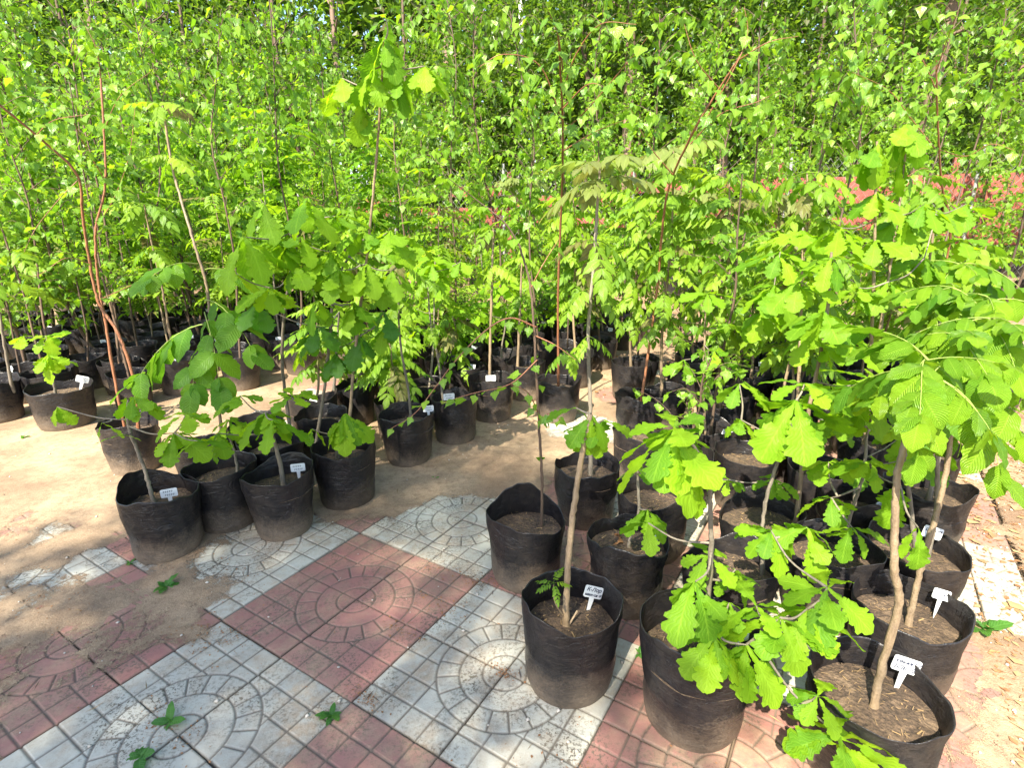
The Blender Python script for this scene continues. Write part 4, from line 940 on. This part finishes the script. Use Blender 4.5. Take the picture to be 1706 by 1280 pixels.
# three tall birches close to the camera's left, whose leaves fill the top left
for q, (px, Yd, v, s, lab) in enumerate(((120, 4.4, 1, .95, 'leafy birch rising behind the forked red stems'), (300, 4.9, 4, .95, 'leafy birch behind the orange stemmed bag at left'), (-30, 4.0, 2, .9, 'leafy birch at the left picture edge above the dark bags'),
                                       (440, 5.3, 0, 1.0, 'leafy birch behind the broad leaved oaks'), (30, 5.2, 3, .9, 'tall birch filling the upper left corner'), (220, 5.6, 5, 1.1, 'tall birch with fine twigs between the left birches'))):
    p = at(px, 352, Yd); t = thing('birch_sapling', lab, 'young birch', (p[0], Yd, 0), q, 'tall birches at the left'); t.scale = (s,) * 3
    obj('stem', WH[v][0], t); obj('foliage', WH[v][1], t, kind='stuff'); obj('pot', POTS[q], t); obj('soil', SOILS[q % 4], t)
def high_birch(seed, H):
    r = np.random.default_rng(seed); random.seed(seed); n = 7; P = np.zeros((n, 3)); P[:, 2] = np.linspace(.18, H, n); P[:, :2] = np.cumsum(r.normal(0, .045, (n, 2)), 0); P[0, :2] = 0
    S = smooth_path(P, 4); b = Bag(); V, F, U = tube(S, .009, .003, 6); b.add(V, F, U); f = Bag()
    for q in range(34):
        t = random.uniform(.40, .99); p = np.array([np.interp(t, np.linspace(0, 1, len(S)), S[:, c]) for c in range(3)])
        l = random.uniform(.2, .6) * (1.2 - .7 * t); az = random.random() * 6.3; e = p + dirv(az, random.uniform(.2, .8)) * l
        Q = smooth_path([p, (p + e) / 2 + [0, 0, .04], e + [0, 0, -.08]], 5); V, F, U = tube(Q, .0026, .0008, 4); b.add(V, F, U)
        for s in np.linspace(.12, 1, max(3, int(l / .033))):
            pp = np.array([np.interp(s, np.linspace(0, 1, len(Q)), Q[:, c]) for c in range(3)]) + r.normal(0, .012, 3)
            V, F, U = LG['birch_lo'][random.randrange(3)]; f.add(V * .082 * random.uniform(.55, 1.2) @ frame(dirv(random.random() * 6.3, random.uniform(-1.45, -.3)), random.uniform(-.6, .6)).T + pp, F, U, random.random())
    return b.build('stem', B_DARK), f.build('foliage', BIRCH)
HB = [high_birch(900 + k, h) for k, h in enumerate((2.5, 2.9, 2.7))]
random.seed(11)
for q, (px, Yd) in enumerate(((20, 3.7), (150, 3.9), (250, 4.3), (360, 4.0), (470, 4.4), (560, 4.8), (660, 4.7), (740, 4.3), (820, 4.6), (900, 4.2), (1010, 4.5), (1080, 3.9), (1180, 4.3), (1260, 3.9), (1350, 4.1), (1420, 3.6), (1500, 4.0), (1600, 3.7), (1690, 3.9), (1740, 3.3))):
    p = at(px, 352, Yd); t = thing('potted_birch_sapling', 'tall birch leafy only above its middle, %s from the left of those among the bags' % ORD[q], 'potted sapling', (p[0], Yd, 0), random.random() * 6, 'tall birches among the bags'); t.scale = (1, 1, random.uniform(.9, 1.08))
    obj('pot', POTS[q % 7], t); obj('soil', SOILS[q % 4], t); obj('stem', HB[q % 3][0], t); obj('foliage', HB[q % 3][1], t, kind='stuff')
# two birches with larger leaves showing against the dark wood
def big_birch(px, Yd, label, branches, stem):
    base = np.array([at(px, 400, Yd)[0], Yd, 0]); root = thing('potted_birch_sapling', label, 'potted sapling', tuple(base), 0, GRP)
    obj('pot', POTS[2], root); obj('soil', SOILS[1], root)
    P = np.array([base + [0, 0, .18]] + [at(*p) for p in stem]); obj('stem', stem_mesh(P - base, .007, .003, B_RED), root)
    for br in branches: leafy_birch_branch(root, [at(*p) for p in br], base, .062, .034, r=.003)
big_birch(1085, 3.0, 'tall reddish birch arching to the upper right with large hanging leaves', 
          [[(1170, 210, 2.4), (1220, 120, 2.3), (1245, 60, 2.3), (1240, 10, 2.3)], [(1150, 240, 2.5), (1200, 190, 2.4), (1260, 170, 2.3), (1300, 150, 2.3)], [(1230, 100, 2.3), (1280, 70, 2.2), (1330, 60, 2.2)], [(1200, 150, 2.4), (1160, 100, 2.3), (1140, 40, 2.3)], [(1120, 290, 2.7), (1080, 240, 2.6), (1050, 180, 2.5)]],
          [(1095, 480, 3.0), (1110, 330, 2.8), (1150, 230, 2.5), (1190, 160, 2.4), (1235, 90, 2.3)])
big_birch(935, 3.3, 'slim upright birch with drooping leaves at the picture top centre',
          [[(938, 150, 2.2), (960, 90, 2.1), (1000, 40, 2.0), (1060, 40, 1.9)], [(936, 200, 2.3), (900, 110, 2.2), (840, 90, 2.1), (800, 110, 2.1)], [(938, 120, 2.2), (930, 60, 2.1), (910, 10, 2.0)], [(938, 220, 2.4), (980, 180, 2.2), (1040, 110, 2.0), (1080, 60, 1.9)], [(940, 250, 2.5), (990, 220, 2.3), (1040, 200, 2.2)], [(938, 180, 2.3), (980, 140, 2.2), (1020, 150, 2.1)]],
          [(930, 480, 3.2), (936, 330, 3.0), (938, 240, 2.6), (936, 160, 2.3), (930, 60, 2.1)])
big_birch(1560, 3.6, 'birch with glossy leaves standing before the red planks at right',
          [[(1560, 250, 3.0), (1520, 200, 2.9), (1480, 150, 2.8), (1420, 120, 2.7)], [(1562, 200, 3.0), (1600, 150, 2.8), (1650, 100, 2.6), (1690, 60, 2.5)], [(1566, 250, 3.0), (1610, 260, 2.8), (1650, 240, 2.7), (1690, 250, 2.6)], [(1560, 150, 2.9), (1530, 90, 2.8), (1480, 60, 2.7)], [(1560, 120, 2.9), (1580, 60, 2.8), (1600, 10, 2.7)], [(1566, 300, 3.1), (1540, 280, 3.0), (1500, 300, 2.9)]],
          [(1580, 420, 3.5), (1568, 300, 3.2), (1562, 200, 3.0), (1560, 100, 2.9)])

# ------------------------------------------------------------------ red plank fence with chain link in front of it
def box(b, c, s, t=0.0, rz=0.0):
    V = np.array([(x, y, z) for z in (-.5, .5) for y in (-.5, .5) for x in (-.5, .5)]) * s
    if rz: c_, s_ = math.cos(rz), math.sin(rz); V = np.stack([V[:, 0] * c_ - V[:, 1] * s_, V[:, 0] * s_ + V[:, 1] * c_, V[:, 2]], 1)
    b.add(V + c, np.array([(0, 2, 3, 1), (4, 5, 7, 6), (0, 1, 5, 4), (2, 6, 7, 3), (0, 4, 6, 2), (1, 3, 7, 5)]), t=t)
FA = np.array([-4.5, 13.2, 0]); FB = np.array([8.8, 8.0, 0]); FL = np.linalg.norm(FB - FA); fa = math.atan2(*(FB - FA)[1::-1])
fn = thing('plank_fence', 'red painted fence of horizontal planks showing between the leaves', 'fence', tuple(FA), fa)
b = Bag(); box(b, (0, 0, 0), (2.36, .028, .197)); PK = [b.build('plank', REDP, False)]; b = Bag(); box(b, (0, 0, 0), (2.36, .028, .197)); PK.append(b.build('plank', REDB, False))
b = Bag(); box(b, (0, 0, 1.0), (.09, .09, 2.0)); PO = b.build('post', REDB, False)
ns = int(FL / 2.4) + 1
for k in range(ns):
    obj('post', PO, fn, (k * 2.4, .065, 0))
    for z in range(8):
        if (z < 3 or z == 7 or (k * 7 + z * 2) % 5 in (1, 2)) and not (k == ns - 1 and z in (2, 3, 6)): continue
        o = obj('plank', PK[1 if (k + z) % 4 == 0 else 0], fn, (k * 2.4 + 1.2, random.uniform(-.004, .004), .42 + z * .205)); o.rotation_euler.y = random.uniform(-.006, .006)
cl = thing('chain_link_fence', 'wire mesh fence standing in front of the red planks', 'fence', tuple(FA + np.array([-.1, -.55, 0])), fa)
b = Bag(); V, F, U = tube(np.array([(0, 0, 0), (0, 0, 1), (0, 0, 2.1)]), .025, .025, 8); CP = mesh('post', V, F, WIRE)
for k in range(ns + 1): obj('post', CP, cl, (k * 2.4, 0, 0))
b = Bag(); step = .11
for k in range(int((FL + 2) / step)):
    for s_ in (-1, 1):
        x0 = k * step; z0, z1 = .05, 2.0
        if s_ > 0: P = np.array([(x0, 0, z0), (x0 + (z1 - z0) * .8, .002, z1)])
        else: P = np.array([(x0, .004, z1), (x0 + (z1 - z0) * .8, .002, z0)])
        V, F, U = tube(P, .0026, .0026, 3); b.add(V, F, U)
obj('wire_mesh', b.build('wire_mesh', WIRE), cl, kind='stuff')

# ------------------------------------------------------------------ the wood behind
def crown(seed, Rx, Rz, n, leaf, mat=FAR):
    r = np.random.default_rng(seed); f = Bag(); cl_ = r.normal(0, 1, (70, 3)); cl_ /= np.linalg.norm(cl_, axis=1)[:, None]; cl_ *= (r.random((70, 1))**.4)
    cl_ *= [Rx, Rx, Rz]; V, F, U = leaf_simple('birch')
    c = cl_[r.integers(0, 70, n)] + r.normal(0, .22 * Rx / 1.6, (n, 3)) * [1, 1, .7]
    az = r.random(n) * 6.28; el = r.uniform(-1.2, .4, n); rr = r.random(n) * .8 + .6
    y = np.stack([np.cos(az) * np.cos(el), np.sin(az) * np.cos(el), np.sin(el)], 1); x = np.stack([np.sin(az), -np.cos(az), 0 * az], 1); z = np.cross(x, y)
    W = (V[None, :, 0, None] * x[:, None] + V[None, :, 1, None] * y[:, None] + V[None, :, 2, None] * z[:, None]) * (leaf * rr)[:, None, None] + c[:, None]
    FF = (F[None] + (np.arange(n) * len(V))[:, None, None]).reshape(-1, 4)
    return mesh('crown', W.reshape(-1, 3), FF, mat, np.tile(U, (n, 1)), np.repeat(r.random(n), len(V)), smooth=False)
CR = [crown(1, 1.7, 2.4, 5200, .10), crown(2, 2.1, 2.0, 5600, .10), crown(3, 1.5, 1.6, 4600, .09)]
def trunk_mesh(H, r0, mat, seed, limbs=7):
    r = np.random.default_rng(seed); n = 7; P = np.zeros((n, 3)); P[:, 2] = np.linspace(-.05, H, n); P[:, :2] = np.cumsum(r.normal(0, .06, (n, 2)), 0); P[0, :2] = 0
    b = Bag(); S = smooth_path(P, 4); V, F, U = tube(S, r0, r0 * .4, 10, .08); b.add(V, F, U)
    for k in range(limbs):
        t = r.uniform(.3, .95); p = S[int(t * (len(S) - 1))]; az = r.random() * 6.3; l = r.uniform(.6, 1.6)
        V, F, U = tube(smooth_path([p, p + dirv(az, .5) * l * .5, p + dirv(az, .75) * l], 3), r0 * .28, r0 * .06, 5); b.add(V, F, U)
    return b.build('trunk', mat)
TR = {'pine': trunk_mesh(9, .13, B_PINE, 1), 'birch': trunk_mesh(8, .085, B_BIRCH, 2), 'dark': trunk_mesh(7, .07, B_DARK, 3)}
random.seed(31)
WOOD = []
for k in range(30):
    Yd = random.uniform(12.5, 19); px = -250 + 2200 * (k + random.random() * .8) / 30
    WOOD.append((px, Yd, random.choice(['pine', 'dark', 'dark', 'dark']), random.uniform(2.2, 5.0), random.randrange(3), random.uniform(.9, 1.5)))
WOOD += [(876, 14.2, 'birch', 4.2, 0, 1.2), (1522, 11.0, 'pine', 5.5, 1, 1.1), (1040, 12.0, 'pine', 5.4, 1, 1.1), (960, 12.5, 'dark', 5.0, 2, 1.0), (1200, 12.6, 'pine', 5.2, 0, 1.0)]
TW = {'pine': 'brown trunked pine', 'birch': 'white trunked birch', 'dark': 'dark trunked tree'}
cnt = {}
for px, Yd, kd, cz, cv, cs in sorted(WOOD):
    x = at(px, 352, Yd)[0]; cnt[kd] = cnt.get(kd, 0) + 1
    t = thing({'pine': 'pine_tree', 'birch': 'birch_tree', 'dark': 'tree'}[kd], '%s in the wood behind, %s of its kind from the left' % (TW[kd], ORD[min(31, cnt[kd] - 1)]), 'tree', (x, Yd, 0), random.random() * 6, 'trees of the wood behind')
    obj('trunk', TR[kd], t); c = obj('crown', CR[cv], t, (0, 0, cz), kind='stuff'); c.scale = (cs, cs, cs * random.uniform(.8, 1.2)); c.rotation_euler.z = random.random() * 6
# undergrowth and the far mass of trees
f = Bag(); r = np.random.default_rng(77)
def mass(name, n, xr, yr, zr, leaf, seed, mat):
    r = np.random.default_rng(seed); V, F, U = leaf_simple('birch')
    c = np.stack([r.uniform(*xr, n), r.uniform(*yr, n), r.random(n)**1.1 * (zr[1] - zr[0]) + zr[0]], 1)
    dn = fbm(c[:, 0] * .8 + 40, c[:, 2] * .8 + c[:, 1] * .3 + 9); c = c[dn > .40]; n = len(c)
    az = r.random(n) * 6.28; el = r.uniform(-1.2, .4, n); rr = r.random(n) * .9 + .5
    y = np.stack([np.cos(az) * np.cos(el), np.sin(az) * np.cos(el), np.sin(el)], 1); x = np.stack([np.sin(az), -np.cos(az), 0 * az], 1); z = np.cross(x, y)
    W = (V[None, :, 0, None] * x[:, None] + V[None, :, 1, None] * y[:, None] + V[None, :, 2, None] * z[:, None]) * (leaf * rr)[:, None, None] + c[:, None]
    FF = (F[None] + (np.arange(n) * len(V))[:, None, None]).reshape(-1, 4)
    obj(name, mesh(name, W.reshape(-1, 3), FF, mat, np.tile(U, (n, 1)), np.repeat(r.random(n), len(V)), smooth=False), kind='stuff')
mass('undergrowth', 60000, (-17, 17), (11.8, 16), (0, 4.2), .10, 5, FAR)
mass('forest', 150000, (-34, 34), (19, 27), (0, 12), .46, 6, FAR)

# trees out of the frame behind the camera, whose crowns throw the dappled shade
dx, dy = math.sin(R(SUN_BEAR)) / math.tan(R(SUN_EL)), math.cos(R(SUN_BEAR)) / math.tan(R(SUN_EL))
def shade(gx_, gy_, h, cs, cv, lab):
    x, y = gx_ - dx * h, gy_ - dy * h; t = thing('tree', lab, 'tree', (x, y, 0), random.random() * 6)
    obj('trunk', TR['dark'], t); c = obj('crown', CR[cv], t, (0, 0, h), kind='stuff'); c.scale = (cs, cs, cs * .6)
shade(-1.0, .95, 6.2, .86, 0, 'dark trunked tree behind the viewer shading the front paving')
shade(-1.0, 1.9, 6.8, .55, 2, 'slim tree behind the viewer shading the front left bags')
shade(.12, 1.95, 6.5, .34, 2, 'low crowned tree behind the viewer shading the folded rim bag')
shade(-.35, 2.5, 7.2, .36, 1, 'tall tree behind the viewer shading the middle aisle')

# ------------------------------------------------------------------ litter, pebbles and weeds on the ground
def scatter(name, n, region, sz, mat, seed, flat=True, asps=(.25, .6, 1.0)):
    r = np.random.default_rng(seed); b = []
    V0 = np.array([(0, 0, 0), (.35, .4, .06), (0, 1, .0), (-.35, .45, .10)]) if flat else None
    P = []
    while len(P) < n:
        x, y = region(r)
        P.append((x, y))
    P = np.array(P); h = np.maximum(sand_h(P[:, 0], P[:, 1]), 0) + .0015
    az = r.random(n) * 6.28; s = sz * (r.random(n)**2 * 1.4 + .35); ti = r.normal(0, .25, (n, 2))
    asp = r.choice(asps, n)
    x, y = V0[None, :, 0] * s[:, None] * asp[:, None], (V0[None, :, 1] - .5) * s[:, None]
    z = V0[None, :, 2] * s[:, None] + np.abs(ti[:, :1] * y) 
    c, q = np.cos(az)[:, None], np.sin(az)[:, None]
    W = np.stack([x * c - y * q + P[:, :1], x * q + y * c + P[:, 1:], z + h[:, None]], -1)
    obj(name, mesh(name, W.reshape(-1, 3), np.arange(4 * n).reshape(n, 4), mat, tint=np.repeat(r.random(n), 4), smooth=False), kind='stuff')
def reg_right(r):
    while True:
        v = r.uniform(1.0, 7.5); u = 2.72 + abs(r.normal(0, .8)) - .25
        x, y = ab(u * .6 - .992, v * .6 + .7575)
        if y > .7: return x, y
def reg_far(r):
    x, y = ab(r.uniform(-6, 3), r.uniform(3.5, 9)); return x, y
def reg_all(r):
    x, y = ab(r.uniform(-4, 1), r.uniform(.2, 4)); return x, y
scatter('leaf_litter', 5200, reg_right, .017, LITTER, 1)
scatter('leaf_litter', 9000, reg_far, .03, LITTER, 2)
scatter('soil_crumbs', 3600, reg_all, .0055, LITTER, 3)
def reg_heap(r):
    cu_, cv_, s = HEAPS[r.integers(len(HEAPS))]; x, y = ab((cu_ + r.normal(0, s * 1.6)) * .6 - .992, (cv_ + r.normal(0, s * .7)) * .6 + .7575); return x, y
HEAPS = [(-.25, .95, .09), (0, .7, .07), (-.1, .45, .05), (-.9, -.15, .08), (-.9, -.05, .06), (.5, .5, .025), (0, 1.0, .05), (-.55, -.5, .07), (.05, .05, .03), (-1.5, .3, .15), (-1.9, -.5, .2), (1.0, .2, .06)]
scatter('soil_crumbs', 1800, reg_heap, .006, LITTER, 13)
scatter('twigs', 260, reg_all, .03, STRAW, 14, True, (.05, .08))
scatter('twigs', 120, lambda r: reg_heap(r), .03, B_DARK, 15, True, (.06, .1))
scatter('straw_litter', 700, reg_right, .035, STRAW, 4)
b = Bag(); r = np.random.default_rng(9)
oct_ = np.array([(1, 0, 0), (-1, 0, 0), (0, 1, 0), (0, -1, 0), (0, 0, 1), (0, 0, -1.)]); of = np.array([(0, 2, 4, 4), (2, 1, 4, 4), (1, 3, 4, 4), (3, 0, 4, 4), (2, 0, 5, 5), (1, 2, 5, 5), (3, 1, 5, 5), (0, 3, 5, 5)])[:, :3]
for k in range(1100):
    x, y = reg_right(r) if k % 2 else reg_all(r); s = .0025 + .006 * r.random()**2; h = max(float(sand_h(np.array(x), np.array(y))), 0)
    b.add(oct_ * s * [1, .8, .6] @ frame((math.cos(k), math.sin(k), .2)).T + [x, y, h + s * .35], of, t=r.random())
obj('pebbles', b.build('pebbles', PEB), kind='stuff')
def gnd(px, py):
    d = ray(px, py); return (EYE + (-EYE[2] / d[2]) * d)[:2]
for px, py, n, s, lab in ((278, 978, 9, .06, 'small rosette weed on sandy tiles before the front left bag'), (283, 1205, 7, .06, 'weed growing from the joint in the centre of the pale fan'), (235, 1262, 5, .07, 'broad weed at the lower end of pale fan joint'),
                          (553, 1192, 8, .045, 'tiny weed where the pale and red tiles meet'), (215, 940, 8, .03, 'tuft of weed at the foot of the front left bag'), (1065, 1092, 6, .04, 'weed sprout between pale tiles by the front bag'),
                          (725, 797, 7, .03, 'yellowish weed on the sandy aisle'), (40, 730, 7, .05, 'weed beside the far left dusty bag'), (1640, 1050, 8, .09, 'grass blades on the earth right of the bags'), (990, 720, 7, .05, 'weed tuft behind the aisle bags')):
    x, y = gnd(px, py); t = thing('weed', lab, 'weed', (x, y, .001), 0, 'weeds in the paving')
    for k in range(n): put_leaf(t, 'weed', np.array([random.uniform(-.004, .004), random.uniform(-.004, .004), 0]), dirv(k * 2.4 + random.uniform(-.5, .5), random.uniform(.1, 1.0)), s * random.uniform(.35, .95), random.uniform(-.5, .5))
print('objects', len(bpy.data.objects))
